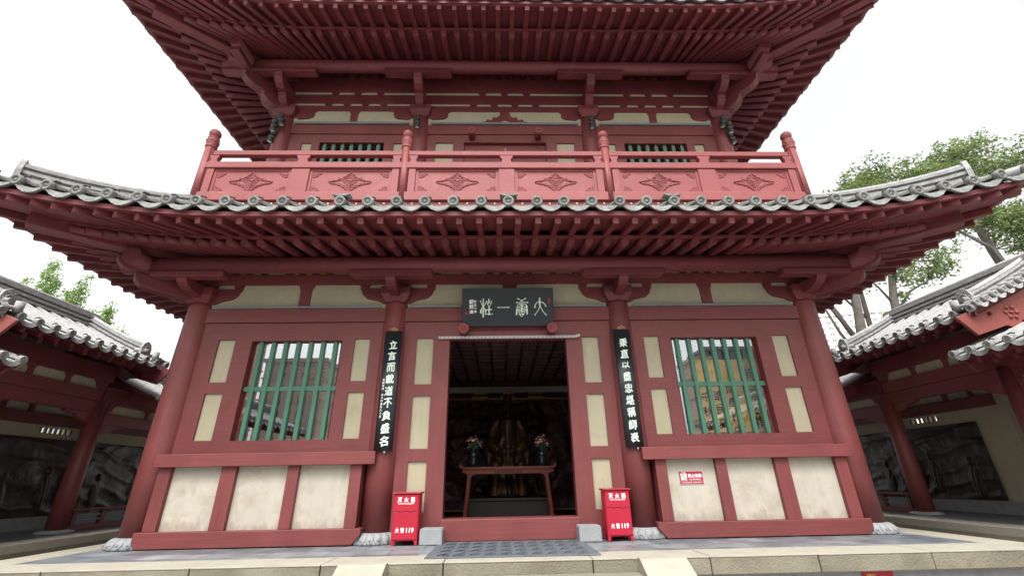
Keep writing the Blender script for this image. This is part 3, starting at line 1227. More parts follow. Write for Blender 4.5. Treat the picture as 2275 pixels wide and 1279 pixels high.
MB().slab(-2.1, 2.1, 6.625, 9.38, holes, .41, .62).build('door_wall', red_h, hall)
for h in holes[1:]:
    MB().box(h[0] - .01, h[1] + .01, .45, .55, h[2] - .01, h[3] + .01).build('wall_panel', cream, hall)
for s in (-1, 1):
    MB().box(*sorted((.004 * s, 1.09 * s)), .50, .56, 6.7, 9.13).build('door_leaf', red_v, hall, .006)
    pg = MB()
    pg.lathe([(.085, 0), (.085, .2), (.095, .22), (.10, .27), (.092, .29)], (.875 * s, .4, 9.28), (0, -1, 0), 24)
    pg.lathe([(.085, .29), (.08, .30), (.055, .30), (.05, .29), (.001, .29)], (.875 * s, .4, 9.28), (0, -1, 0), 24)
    for k in range(8):
        an = k * math.pi / 4
        pg.lathe([(.018, 0), (.012, .014), (.001, .018)], (.875 * s + .033 * math.cos(an), .11, 9.28 + .033 * math.sin(an)), (0, -1, 0), 6)
    pg.build('door_peg', red_lit, hall)
MB().box(-2.1, 2.1, .385, .62, 9.395, 9.70).build('lintel', red_h, hall, .006)
MB().box(-1.98, 1.98, .33, .386, 9.703, 9.765).build('light_tube', flash, hall, .012)
MB().box(-5.8, 5.8, .42, .6, 9.70, 11.6).build('frieze_panel', cream, hall)
for z0, z1 in ((10.20, 10.385), (10.475, 10.79), (10.89, 11.6)):
    MB().box(-6.1, 6.1, .39, .418, z0, z1).build('tie_beam', red_shade, hall, .006)
blk = MB()
for x0 in (-4.08, 0.0, 4.08):
    for dx in (-.75, -.25, .25, .75):
        x = x0 + dx * (1.0 if x0 else 1.15)
        blk.prism([(x - .07, 10.40), (x + .07, 10.40), (x + .11, 10.475), (x - .11, 10.475)], 'y', .385, .49)
    for dx in (-.62, 0, .62):
        x = x0 + dx
        blk.prism([(x - .07, 10.80), (x + .07, 10.80), (x + .11, 10.89), (x - .11, 10.89)], 'y', .385, .49)
blk.build('bearing_blocks', red_shade, hall)
for x in (-4.08, 4.08):
    MB().prism([(x - .10, 9.767), (x + .10, 9.767), (x + .10, 10.1), (x + .15, 10.2), (x - .15, 10.2), (x - .10, 10.1)], 'y', .40, .498).build('strut', red_v, hall, .004)
# carved inverted-V strut over the upper door
cv = [(0, 10.2), (.12, 10.2), (.15, 10.06), (.24, 9.98), (.30, 10.02), (.345, 9.98), (.33, 9.93), (.40, 9.90), (.46, 9.935), (.51, 9.90), (.50, 9.855),
      (.58, 9.85), (.64, 9.83), (.70, 9.785), (.60, 9.768), (.22, 9.768), (.10, 9.87), (0, 9.90)]
MB().prism(cv + [(-x, z) for x, z in cv[::-1][1:-1]], 'y', .40, .498).build('strut', red_v, hall, .004)
for x in UX:
    corner = abs(x) > 5
    sg = 1 if x > 0 else -1
    bk = rot45(cap_block(x, YU, 9.96, .20, .285, .15, .30), x, YU).build('bracket_block', red_shade, hall, .008)
    lat = [(.0, 9.96), (.25, 9.96), (.34, 9.90), (.62, 9.93), (.71, 9.99), (.74, 10.08), (.72, 10.14), (.80, 10.20), (0, 10.20)]
    for s in ((1, -1) if not corner else (-sg,)):
        MB().prism([(x + s * u, z) for u, z in lat], 'y', .385, .497).build('side_arm', red_shade, bk, .006)
    dirs = [(0, -1, 1.0)]
    if corner:
        dirs += [(sg, 0, 1.0), (sg * S2, -S2, 1.414)]
    for dx, dy, k in dirs:
        wd = .21 if k == 1 else .25
        bracket_arm(x, YU, dx, dy, arm_profile(-.1, .52 * k, 10.13, 10.42, 1), wd).build('front_arm', red_shade, bk, .010)
        bracket_arm(x, YU, dx, dy, arm_profile(-.1, .88 * k, 10.43, 10.76, 1), wd).build('front_arm', red_shade, bk, .010)
        if k > 1:
            bracket_arm(x, YU, dx, dy, [(.3, 11.2), (.3, 10.80), (1.25, 10.80), (1.62, 10.90), (1.70, 11.10), (1.62, 11.2)], .22).build('diagonal_arm', red_shade, bk, .012)
    if corner:
        MB().box(x - (.95 if sg > 0 else 1.45), x + (1.45 if sg > 0 else .95), -.42, -.18, 10.765, 10.89).build('purlin_block', red_shade, bk, .02)
        MB().box(*sorted((x + sg * .68, x + sg * .92)), -1.0, 1.4, 10.75, 10.888).build('purlin_block', red_shade, bk, .02)
    else:
        MB().prism([(x - .86, 10.89), (x - .88, 10.80), (x - .80, 10.76), (x + .80, 10.76), (x + .88, 10.80), (x + .86, 10.89)], 'y', -.42, -.18).build('purlin_block', red_shade, bk, .008)
MB().tube([(-7.35, -.3, 11.05), (7.35, -.3, 11.05)], .165, 20).build('purlin', red_shade, hall)
for s in (-1, 1):
    MB().tube([(s * 6.68, -1.05, 11.06), (s * 6.68, 10.6, 11.06)], .165, 20).build('purlin', red_shade, hall)
    x0, x1 = sorted((s * 5.72, s * 5.88))
    MB().box(x0, x1, .62, 9.0, 6.625, 11.7).build('side_wall', red_v, hall)
MB().box(-5.8, 5.8, 8.9, 9.1, 6.625, 11.7).build('rear_wall', red_v, hall)
up_roof = timber_roof(hall, UPP, .475, 0, 23)

# ------------------------------------------------------------------ balcony railing
YB = -.5


def scallop(cx, cz, hw, hh, ph=0):
    """outline of the four-pointed carved lozenge."""
    q = [(1.0, 0), (.93, .12), (.84, .10), (.74, .20), (.62, .17), (.52, .34), (.38, .34), (.34, .52), (.20, .55), (.20, .74), (.09, .78), (.08, .92), (0, 1.0)]
    pts = q + [(-x, z) for x, z in q[::-1][1:]] + [(-x, -z) for x, z in q[1:]] + [(x, -z) for x, z in q[::-1][1:-1]]
    return [(cx + hw * x, cz + hh * z) for x, z in pts]


def rosette(mb, cx, cz, r, sx, sz, y):
    for dx, dz, rr in ((.0, .0, .55), (.9, .05, .5), (.05, .85, .45), (.75, .65, .38), (1.55, .0, .32)):
        x, z = cx + sx * dx * r, cz + sz * dz * r
        mb.lathe([(rr * r, 0), (rr * r * .95, .012), (rr * r * .72, .016), (rr * r * .6, .007), (rr * r * .3, .007), (rr * r * .2, .016), (.001, .018)], (x, y, z), (0, -1, 0), 12)


bal = []
rail_o = MB().box(-6.72, 6.72, YB - .065, YB + .065, 7.875, 8.005).build('top_rail', red_lit, hall, .015)
MB().box(-6.8, 6.8, YB - .085, YB + .085, 7.50, 7.665).build('mid_rail', red_lit, hall, .012)
MB().box(-6.8, 6.8, YB - .085, YB + .085, 6.621, 6.84).build('bottom_rail', red_lit, hall, .012)
for x, hw in ((-6.86, .0), (-4.66, .205), (-2.33, 0), (.01, .18), (2.34, 0), (4.66, .205), (6.86, .0)):
    if hw:
        MB().box(x - hw, x + hw, YB - .06, YB + .06, 6.841, 7.499).build('baluster', red_lit, hall, .01)
        MB().prism([(x - .13, 7.666), (x + .13, 7.666), (x + .10, 7.76), (x + .15, 7.83), (x + .15, 7.874), (x - .15, 7.874), (x - .15, 7.83), (x - .10, 7.76)], 'y', YB - .06, YB + .06).build('rail_block', red_lit, hall, .008)
for x in (-6.86, -2.33, 2.34, 6.86):
    p = MB()
    p.tube([(x, YB, 6.62), (x, YB, 8.10)], .105, 20)
    p.lathe([(.105, 8.10), (.125, 8.115), (.125, 8.14), (.108, 8.15), (.118, 8.18), (.128, 8.24), (.128, 8.32), (.115, 8.36), (.122, 8.375), (.122, 8.39), (.085, 8.405),
             (.075, 8.43), (.105, 8.45), (.122, 8.50), (.122, 8.545), (.10, 8.60), (.055, 8.635), (.001, 8.645)], (x, YB, 0), (0, 0, 1), 24)
    for k in range(10):
        an = 2 * math.pi * k / 10
        p.lathe([(.03, 0), (.026, .008), (.012, .012), (.001, .012)], (x + .126 * math.cos(an), YB + .126 * math.sin(an), 8.28), (math.cos(an), math.sin(an), 0), 8)
    p.build('newel_post', red_lit, hall)
    # square post halves beside each newel
    for s in (-1, 1):
        if abs(x + s * .2) < 6.9:
            MB().box(*sorted((x + s * .107, x + s * .27)), YB - .06, YB + .06, 6.841, 7.499).build('baluster', red_lit, hall, .01)
            xa = x + s * .19
            MB().prism([(xa - .09, 7.666), (xa + .09, 7.666), (xa + .065, 7.76), (xa + .10, 7.83), (xa + .10, 7.874), (xa - .10, 7.874), (xa - .10, 7.83), (xa - .065, 7.76)], 'y', YB - .055, YB + .055).build('rail_block', red_lit, hall, .006)
for a, b in ((-6.59, -4.865), (-4.455, -2.60), (-2.06, -.17), (.19, 2.07), (2.61, 4.455), (4.865, 6.59)):
    MB().box(a, b, YB - .005, YB + .03, 6.83, 7.51).build('carved_panel', red_lit, hall)
    cvg = MB().slab(a + .001, b - .001, 6.842, 7.498, [(a + .06, b - .06, 6.895, 7.445)], YB - .022, YB - .004)
    cx, cz = (a + b) / 2, 7.15
    y0 = YB - .0045
    def ridge(pts, rad, closed=True):
        pts = [(x, y0 - rad * .35, z) for x, z in pts]
        cvg.tube(pts + pts[:2] if closed else pts, rad, 6, cap=not closed)
    ridge(scallop(cx, cz, .47, .26), .017)
    ridge(scallop(cx, cz, .385, .195), .010)
    for k, (hw, dz) in enumerate(((.27, .085), (.22, .03), (.16, -.025), (.10, -.075))):
        ridge([(cx - hw, cz + dz + .035), (cx - hw * .72, cz + dz + .012), (cx - hw * .5, cz + dz - .022), (cx - hw * .25, cz + dz - .035), (cx, cz + dz - .075),
               (cx + hw * .25, cz + dz - .035), (cx + hw * .5, cz + dz - .022), (cx + hw * .72, cz + dz + .012), (cx + hw, cz + dz + .035)], .011, False)
    ridge([(cx - .07, cz + .06), (cx - .04, cz + .11), (cx, cz + .13), (cx + .04, cz + .11), (cx + .07, cz + .06), (cx, cz + .03)], .012)
    for sx in (-1, 1):
        ridge([(cx + sx * .30, cz + .02), (cx + sx * .34, cz + .05), (cx + sx * .38, cz + .01), (cx + sx * .34, cz - .02)], .009)
    for sx in (-1, 1):
        for sz in (-1, 1):
            rosette(cvg, cx - sx * ((b - a) / 2 - .11), cz - sz * .225, .085, sx, sz, y0)
    cvg.build('panel_carving', red_lit, hall)
for s in (-1, 1):      # returns along the sides of the balcony
    x0, x1 = sorted((s * 6.80, s * 6.92))
    MB().box(x0, x1, YB + .11, 10.1, 7.875, 8.005).build('top_rail', red_lit, hall, .015)
    MB().box(x0, x1, YB + .11, 10.1, 7.50, 7.665).build('mid_rail', red_lit, hall, .012)
    MB().box(x0 + .03, x1 - .03, YB + .11, 10.1, 6.625, 7.5).build('side_panel', red_lit, hall)

# ------------------------------------------------------------------ light string along the eave, lamps on the columns
at((0, -2.4, 5.3))
ls = MB()
bl = MB()
pp = []
for i in range(121):
    x = -4.75 + 9.5 * i / 120
    z = 5.36 - .05 * math.sin(math.pi * ((i % 6) / 6))
    pp.append((x, -2.33, z))
ls.tube(pp, .005, 4)
lstr = root('string_light', 'thin string of tiny bulbs strung along the lower tile edge below the balcony', 'light string', (0, -2.4, 5.3))
ls.build('cable', iron, lstr)
for i in range(3, 121, 6):
    bl.lathe([(.001, -.022), (.016, -.012), (.018, 0), (.012, .016), (.001, .022)], pp[i], (0, 0, 1), 6)
bl.build('bulbs', white_plastic, lstr)


def floodlight(x, y, z, tilt, label, n=3):
    f = root('spotlight', label, 'spotlight', (x, y, z), 'spotlights strapped to the upper columns')
    f.rotation_euler = tilt
    f.scale = (.9, .9, .9)
    b = MB()
    k = .40
    b.lathe([(.02, .02), (.075, .0), (.082, .02), (.082, .07), (.055, .085), (.05, .12), (.085, .135), (.088, .155), (.088, .215), (.06, .23), (.05, .27),
             (.07, .285), (.072, .36), (.05, .39), (.02, .40)], (x, y, z), (0, 0, 1), 16)
    b.build('housing', lampm, f, 0)
    MB().lathe([(.001, -.004), (.05, -.004), (.062, .006)], (x, y, z), (0, 0, 1), 14).build('lens', lens, f)
    for zz in (.018, .150, .30):
        MB().lathe([(.091, zz), (.094, zz + .006), (.094, zz + .016), (.09, zz + .02)], (x, y, z), (0, 0, 1), 16).build('ring', ringm, f)
    MB().bar((x, y + .06, z + .25), (x, y + .26, z + .33), .03, .03).build('bracket', lampm, f)
    return f


floodlight(-2.28, .08, 9.32, (R(6), 0, 0), 'grey spotlight strapped above the left of the two middle balcony posts')
floodlight(2.28, .08, 9.32, (R(6), 0, 0), 'grey spotlight strapped above the right of the two middle balcony posts')
for s, nm in ((-1, 'left'), (1, 'right')):
    floodlight(s * 5.76, .10, 9.40, (R(10), R(8) * s, 0), 'topmost grey spotlight of the cluster on the upper %s corner column' % nm)
    floodlight(s * 5.98, .16, 9.26, (R(8), R(-6) * s, 0), 'middle grey spotlight of the cluster on the upper %s corner column' % nm)
    floodlight(s * 6.06, .26, 9.00, (R(2), R(-14) * s, 0), 'lowest grey spotlight of the cluster on the upper %s corner column' % nm)

# ------------------------------------------------------------------ name board over the door
pq = root('name_board', 'wide black name board with pale seal-script characters hung above the doorway', 'sign', (0, -.25, 3.79))
# the board leans forward: its foot rests on the two round pegs
PM = Matrix(((1.0, 0, 0, 0), (0, 1, -.30, .22 + .30 * 3.72), (0, 0, .91, 3.79 - .91 * 3.72), (0, 0, 0, 1)))
q = MB()
q.M = PM
q.box(-.925, .925, -.49, -.43, 3.72, 4.525)
q.build('board', black, pq, .006)


def px(u, v):      # coordinates of the brush strokes on the board
    return (-.91 + (u - 398) / (2010 - 398) * 1.82, 4.52 - (v - 170) / (860 - 170) * .80)


strokes = [
    [(1778, 358), (1778, 425), (1784, 515)], [(1690, 522), (1696, 480), (1725, 440), (1778, 418), (1835, 440), (1872, 470), (1884, 502)],
    [(1784, 500), (1745, 585), (1690, 662)], [(1784, 500), (1838, 605), (1890, 662)],
    [(1386, 363), (1450, 405)], [(1518, 363), (1452, 408)], [(1364, 437), (1560, 435)],
    [(1358, 655), (1366, 560), (1372, 495), (1400, 468), (1518, 468), (1542, 495), (1546, 560), (1550, 645)],
    [(1398, 522), (1452, 486), (1512, 522)], [(1384, 578), (1400, 558), (1455, 536), (1512, 558), (1530, 580)], [(1384, 580), (1530, 580)], [(1455, 465), (1455, 608)],
    [(1404, 606), (1408, 650), (1450, 690), (1492, 650), (1502, 606)], [(1404, 606), (1502, 606)], [(1430, 645), (1472, 645)],
    [(1030, 525), (1215, 521)],
    [(765, 368), (761, 692)], [(716, 404), (735, 455), (762, 498), (735, 540), (721, 570), (719, 622)], [(824, 410), (795, 465), (764, 510), (792, 552), (803, 575), (806, 612)],
    [(866, 374), (866, 440)], [(826, 420), (842, 468), (869, 500), (898, 466), (911, 412)], [(868, 498), (868, 650)], [(820, 566), (907, 560)], [(808, 646), (920, 641)]]
for grp in (strokes[:4], strokes[4:15], strokes[15:16], strokes[16:]):
    ch = MB()
    ch.M = PM
    for sk in grp:
        pts = [px(*p) for p in sk]
        ch.tube([(p[0], -.492, p[1]) for p in pts], [.0165] * len(pts), 8, smooth=True, flat=.5)
        for p in (pts[0], pts[-1]):
            ch.lathe([(.001, -.008), (.0165 * .7, -.006), (.0165, 0), (.0165 * .7, .006), (.001, .008)], (p[0], -.492, p[1]), (0, -1, 0), 10)
    ch.build('character', ink, pq)
for i, c in enumerate('辛丑小满'):
    x, z = px(618, 412 + i * 62)
    letters('inscription', inkw, pq, c, x, z, .054, -.4925, .02, brush=.07, shear=.08, seed=i, M=PM)
for i, c in enumerate('劉賀遒'):
    x, z = px(550, 415 + i * 92)
    letters('inscription', inkw, pq, c, x, z, .085 if i < 2 else .075, -.4925, .02, brush=.07, shear=.08, seed=i + 9, M=PM)
seal_red = mat('seal_red', (.32, .02, .03), .6)
for (u, v, hz) in ((1950, 405, .045), (458, 628, .025)):
    x, z = px(u, v)
    se = MB()
    se.M = PM
    se.box(x - .022, x + .022, -.4935, -.489, z - hz, z + hz)
    se.build('seal', seal_red, pq)

# ------------------------------------------------------------------ couplet boards on the inner columns
RB = .32


def couplet(xc, text, small, label):
    c = root('couplet_board', label, 'couplet board', (xc, -.3, 1.45), 'couplet boards on the inner columns')
    yc_ = -.02
    def surf(dx):
        return yc_ - math.sqrt(max(1e-4, RB * RB - dx * dx))
    hw = .165
    b = MB()
    n = 14
    vs = []
    for z in (1.45, 3.685):
        for k in range(n + 1):
            dx = -hw + 2 * hw * k / n
            vs.append((xc + dx, surf(dx), z))
        for k in range(n + 1):
            dx = hw - 2 * hw * k / n
            vs.append((xc + dx, surf(dx) + .028, z))
    m = 2 * n + 2
    b.add(vs, [list(range(m))[::-1], list(range(m, 2 * m))])
    o = 0
    for i in range(m):
        b.f.append([i, (i + 1) % m, m + (i + 1) % m, m + i])
        b.s.append(i < n)
    b.build('board', black, c)
    N = len(text)
    for i, chh in enumerate(text):
        z = 3.40 - i * (1.78 / (N - 1))
        ox = .018 if small else 0
        hh = .165 if chh != '以' else .12
        letters('character', ink, c, chh, xc + ox, z, hh, lambda x, z_: surf(x - xc) - .003, .028, w=.145, brush=.07, shear=.10, seed=i + len(small))
    for i, chh in enumerate(small):
        if chh != ' ':
            letters('inscription', inkw, c, chh, xc - .098, 2.72 - i * .056, .042, lambda x, z_: surf(x - xc) - .003, .02, brush=.06, seed=i)
    hg = MB()
    for k in range(3):
        a0 = math.pi * (k) / 2
        cx_ = xc + (-.045 + .045 * k)
        pts = [(cx_ + .034 * math.cos(t_), surf(0) + .01, 3.70 + (.035 if k != 1 else .055) * math.sin(t_)) for t_ in [math.pi * j / 8 for j in range(9)]]
        hg.tube(pts, .007, 6)
    hg.tube([(xc - .085, surf(0) + .01, 3.695), (xc + .085, surf(0) + .01, 3.695)], .008, 6)
    hg.build('hanger', mat_copper, c)
    MB().lathe([(.001, -.03), (.012, -.02), (.014, 0), (.008, .012)], (xc + .04, surf(0) + .012, 1.44), (0, 0, 1), 8).build('bottom_hook', white_plastic, c)
    return c


mat_copper = mat('copper_wire', (.50, .27, .14), .4, metal=.6)
couplet(-2.27, '立言而載道不負盛名', '楊顕雍撰 秦光明書年八十五', 'black couplet board with a small side inscription, left of the doorway')
couplet(2.28, '秉直以盡忠堪稱師表', '', 'black couplet board without any small inscription, right of the doorway')


# ------------------------------------------------------------------ fire extinguisher boxes
def firebox(xc, yf, label, turn):
    f = root('extinguisher_box', label, 'fire box', (xc, yf + .15, 0), 'fire extinguisher boxes beside the door')
    z0 = .075
    W_, D_ = .225, .26
    MB().box(xc - W_, xc + W_, yf, yf + D_, z0, .80).build('cabinet', fire, f, .008)
    MB().box(xc - W_ + .018, xc + W_ - .018, yf - .012, yf - .001, z0 + .02, .515).build('lower_door', fire, f, .004)
    fl = MB().box(xc - W_ + .018, xc + W_ - .018, yf - .012, yf - .001, .528, .785)
    fl.build('flap', fire, f, .004)
    MB().prism([(yf - .035, .80), (yf + D_ + .015, .80), (yf + D_ + .015, .83), (yf - .035, .822)], 'x', xc - W_ - .025, xc + W_ + .025).build('lid', fire, f, .005)
    for dx in (-1, 1):
        MB().prism([(xc + dx * W_, 0.003), (xc + dx * (W_ - .035), 0.003), (xc + dx * (W_ - .06), z0 - .001), (xc + dx * W_, z0 - .001)], 'y', yf, yf + .03).build('foot', fire, f)
        MB().prism([(xc + dx * W_, 0.003), (xc + dx * (W_ - .035), 0.003), (xc + dx * (W_ - .06), z0 - .001), (xc + dx * W_, z0 - .001)], 'y', yf + D_ - .03, yf + D_).build('foot', fire, f)
    hg = MB()
    for dx in (-.09, .09):
        hg.tube([(xc + dx - .035, yf - .014, .521), (xc + dx + .035, yf - .014, .521)], .008, 8)
    hg.build('hinge', fire, f)
    for i, c in enumerate('灭火器'):
        letters('lettering', inkw, f, c, xc - .115 + .115 * i, .705, .078, yf - .0135, .03, w=.075)
    letters('lettering', inkw, f, 'FIRE EXTINGUISHER', xc, .645, .018, yf - .0135, .03, w=.27)
    for i, c in enumerate('火警'):
        letters('lettering', inkw, f, c, xc - .125 + .088 * i, .235, .075, yf - .0135, .025, w=.062)
    letters('lettering', inkw, f, '119', xc + .095, .235, .072, yf - .0135, .04, w=.125)
    f.rotation_euler.z = turn
    f.scale = (.95, .95, .95)
    return f


firebox(-1.735, -.50, 'red fire extinguisher box standing left of the doorway by the stone block', R(-2))
firebox(1.80, -.50, 'red fire extinguisher box standing right of the doorway by the stone block', R(3))

# stone blocks flanking the threshold
for s, nm in ((-1, 'left'), (1, 'right')):
    at((s * 1.3, -.4, 0))
    x0, x1 = sorted((s * 1.12, s * 1.49))
    b = MB().prism([(x0, .002), (x1, .002), (x1, .20), (x1 - .012, .235), (x0 + .012, .24), (x0, .21)], 'y', -.52, -.205)
    tag(b.build('door_stone', stone, None, .012), 'pale grey stone block at the %s end of the red door threshold' % nm, 'stone block', 'stone blocks flanking the threshold')

# door mat with tilted ribbed cells
mtr = root('door_mat', 'grey rubber door mat with a triangular ribbed pattern before the threshold', 'door mat', (0, -1.1, 0))
mb = MB().prism([(-1.19, -1.86), (1.19, -1.86), (1.19, -.24), (-1.19, -.24)], 'z', .002, .014)
mb.build('base', rubber, mtr, .004)
ct = MB()
nx, ny = 10, 4
for i in range(nx):
    for j in range(ny):
        x0 = -1.08 + i * 2.16 / nx
        x1 = x0 + 2.16 / nx - .012
        y0 = -1.76 + j * 1.46 / ny
        y1 = y0 + 1.46 / ny - .012
        for k in range(3):
            a = k / 3
            p = [(x0 + (x1 - x0) * a, y0), (x1, y0 + (y1 - y0) * (1 - a) * .98), (x0 + (x1 - x0) * (a + .26), y0)]
            ct.add([(p[0][0], p[0][1], .0142), (p[1][0], p[1][1], .0142), (p[2][0], p[2][1], .0142), (p[0][0], p[0][1], .016), (p[1][0], p[1][1], .016), (p[2][0], p[2][1], .03)],
                   [(0, 1, 4, 3), (1, 2, 5, 4), (2, 0, 3, 5), (3, 4, 5)])
ct.build('ribs', rubber, mtr)

# no-smoking sign and the red notice on the platform
ns = root('no_smoking_sign', 'small red and white no-smoking sign on the cream plaster panel', 'sign', (3.235, -.23, .83))
MB().box(3.015, 3.455, -.236, -.2255, .82, 1.045).build('plate', white_plastic, ns)
MB().box(3.025, 3.445, -.2385, -.2362, .885, 1.035).build('red_field', fire, ns)
MB().box(3.025, 3.445, -.2385, -.2362, .83, .878).build('red_strip', fire, ns)
MB().box(3.05, 3.155, -.2402, -.2387, .895, 1.0).build('pictogram_field', inkw, ns)
pc = MB().tube([(3.1025 + .040 * math.cos(k * math.pi / 12), -.2408, .9475 + .040 * math.sin(k * math.pi / 12)) for k in range(26)], .0042, 6)
pc.bar((3.075, -.2412, .975), (3.13, -.2412, .92), .002, .008, (1, 0, 1))
pc.build('pictogram', blackink, ns)
pc2 = MB().box(3.075, 3.12, -.2412, -.2404, .944, .950)
pc2.build('pictogram', blackink, ns)
letters('lettering', inkw, ns, '禁止吸烟', 3.30, .965, .06, -.2395, .03, w=.24)
letters('lettering', inkw, ns, 'NO SMOKING', 3.30, .905, .020, -.2395, .02, w=.2)
letters('lettering', inkw, ns, '请勿吸烟', 3.105, 1.018, .020, -.2395, .0, w=.08)
letters('lettering', inkw, ns, '公共场所禁止吸烟，违者按规定处罚', 3.235, .854, .022, -.2395, .0, w=.36)

rn = root('red_notice', 'red notice stuck on the platform wall below the kerb, cut by the picture edge', 'notice', (4.81, -1.96, -.6))
MB().box(4.61, 5.02, -1.968, -1.955, -.58, -.225).build('plate', fire, rn)
yel = mat('yellow_lettering', (.75, .50, .12), .6)
letters('lettering', yel, rn, '温馨提示', 4.72, -.275, .028, -1.97, .01, w=.13)
letters('lettering', yel, rn, '小心台阶', 4.815, -.38, .06, -1.97, .02)

# ------------------------------------------------------------------ altar: table, vases, bouquets, statue, gold panel
ta = root('altar_table', 'red-brown altar table with upturned ends and splayed legs in the dark hall', 'table', (0, 2.2, 0))
YT0, YT1 = 1.98, 2.44
MB().box(-1.0, 1.0, YT0, YT1, 1.17, 1.225).build('tabletop', rosewood, ta, .006)
for s in (-1, 1):
    MB().prism([(s * .99, 1.226), (s * 1.0, 1.17), (s * 1.06, 1.19), (s * 1.10, 1.25), (s * 1.09, 1.31), (s * 1.06, 1.27), (s * 1.03, 1.235)], 'y', YT0, YT1).build('upturned_end', rosewood, ta, .004)
    MB().prism([(s * 1.0, 1.168), (s * .74, 1.168), (s * .72, 1.07), (s * .80, 1.05), (s * .84, 1.0), (s * .90, 1.0), (s * .92, 1.08), (s * 1.04, 1.12)], 'y', YT0 + .03, YT0 + .05).build('spandrel', rosewood, ta)
    for y in (YT0 + .08, YT1 - .08):
        MB().bar((s * .86, y, 1.168), (s * .98, y, .017), .075, .075, (0, 1, 0)).build('leg', rosewood, ta, .006)
MB().box(-.74, .74, YT0 + .03, YT0 + .05, 1.075, 1.168).build('apron', rosewood, ta, .004)
cg = MB()
for i in range(9):
    x = -.28 + .07 * i
    cg.lathe([(.03, 0), (.032, .008), (.02, .012), (.012, .004), (.001, .004)], (x, YT0 + .03, 1.122), (0, -1, 0), 10)
cg.build('apron_carving', mat('carving_dark', (.06, .03, .015), .4, metal=.3), ta)
for s, nm in ((-1, 'left'), (1, 'right')):
    x = s * .80
    at((x, 2.2, 1.226))
    v = MB().lathe([(.055, 1.227), (.075, 1.235), (.088, 1.30), (.10, 1.42), (.105, 1.50), (.085, 1.55), (.06, 1.57), (.062, 1.60), (.08, 1.62), (.07, 1.615), (.05, 1.58)], (x, 2.2, 0), (0, 0, 1), 24)
    tag(v.build('vase', vasem), 'dark glazed vase on the %s end of the altar table' % nm, 'vase', 'vases on the altar table')
    bq = root('bouquet', 'pink and cream flowers in the vase on the %s end of the altar table' % nm, 'flowers', (x, 2.2, 1.6), 'bouquets in the altar vases')
    r2 = random.Random(30 + s)
    fl, fl2, lf = MB(), MB(), MB()
    for k in range(26):
        an, el = r2.uniform(0, 6.28), r2.uniform(.1, 1.4)
        rr = r2.uniform(.11, .19)
        c = Vector((x + rr * math.cos(an) * math.cos(el) * 1.05, 2.2 + rr * math.sin(an) * math.cos(el), 1.67 + rr * math.sin(el) * 1.3))
        mbx = fl if r2.random() < .72 else fl2
        d = (c - Vector((x, 2.2, 1.62))).normalized()
        for q in range(6):
            a2 = q * math.pi / 3
            u = d.orthogonal().normalized()
            vv = d.cross(u)
            e = (u * math.cos(a2) + vv * math.sin(a2))
            sd = d.cross(e)
            sz = r2.uniform(.03, .042)
            mbx.add([c, c + e * sz * .7 + sd * sz * .5 + d * .012, c + e * sz * 1.15 + d * .02, c + e * sz * .7 - sd * sz * .5 + d * .012], [(0, 1, 2, 3)])
        lf.tube([(x, 2.2, 1.58), c], .004, 4)
    for k in range(30):
        an, el = r2.uniform(0, 6.28), r2.uniform(-.2, 1.2)
        rr = r2.uniform(.1, .17)
        c = Vector((x + rr * math.cos(an) * math.cos(el), 2.2 + rr * math.sin(an) * math.cos(el), 1.65 + rr * math.sin(el)))
        e = Vector((r2.uniform(-1, 1), r2.uniform(-1, 1), r2.uniform(-.5, .8))).normalized()
        sd = e.orthogonal().normalized()
        lf.add([c, c + e * .035 + sd * .018, c + e * .08, c + e * .035 - sd * .018], [(0, 1, 2, 3)])
    fl.build('pink_blooms', petal, bq, normals=False)
    fl2.build('cream_blooms', petal2, bq, normals=False)
    lf.build('foliage', leafm, bq, normals=False)

# seated bronze figure: one continuous voxel-remeshed body
at((0, 3.3, 0))
sb = MB()


def blob(mb, c, r, n=14):
    rings = []
    for i in range(n // 2 + 1):
        th = math.pi * i / (n // 2)
        rings.append([(c[0] + r[0] * math.sin(th) * math.cos(2 * math.pi * k / n), c[1] + r[1] * math.sin(th) * math.sin(2 * math.pi * k / n), c[2] + r[2] * math.cos(th)) for k in range(n)])
    vs = [p for q in rings for p in q]
    fs = [(i * n + k, i * n + (k + 1) % n, (i + 1) * n + (k + 1) % n, (i + 1) * n + k) for i in range(n // 2) for k in range(n)]
    mb.add(vs, fs)


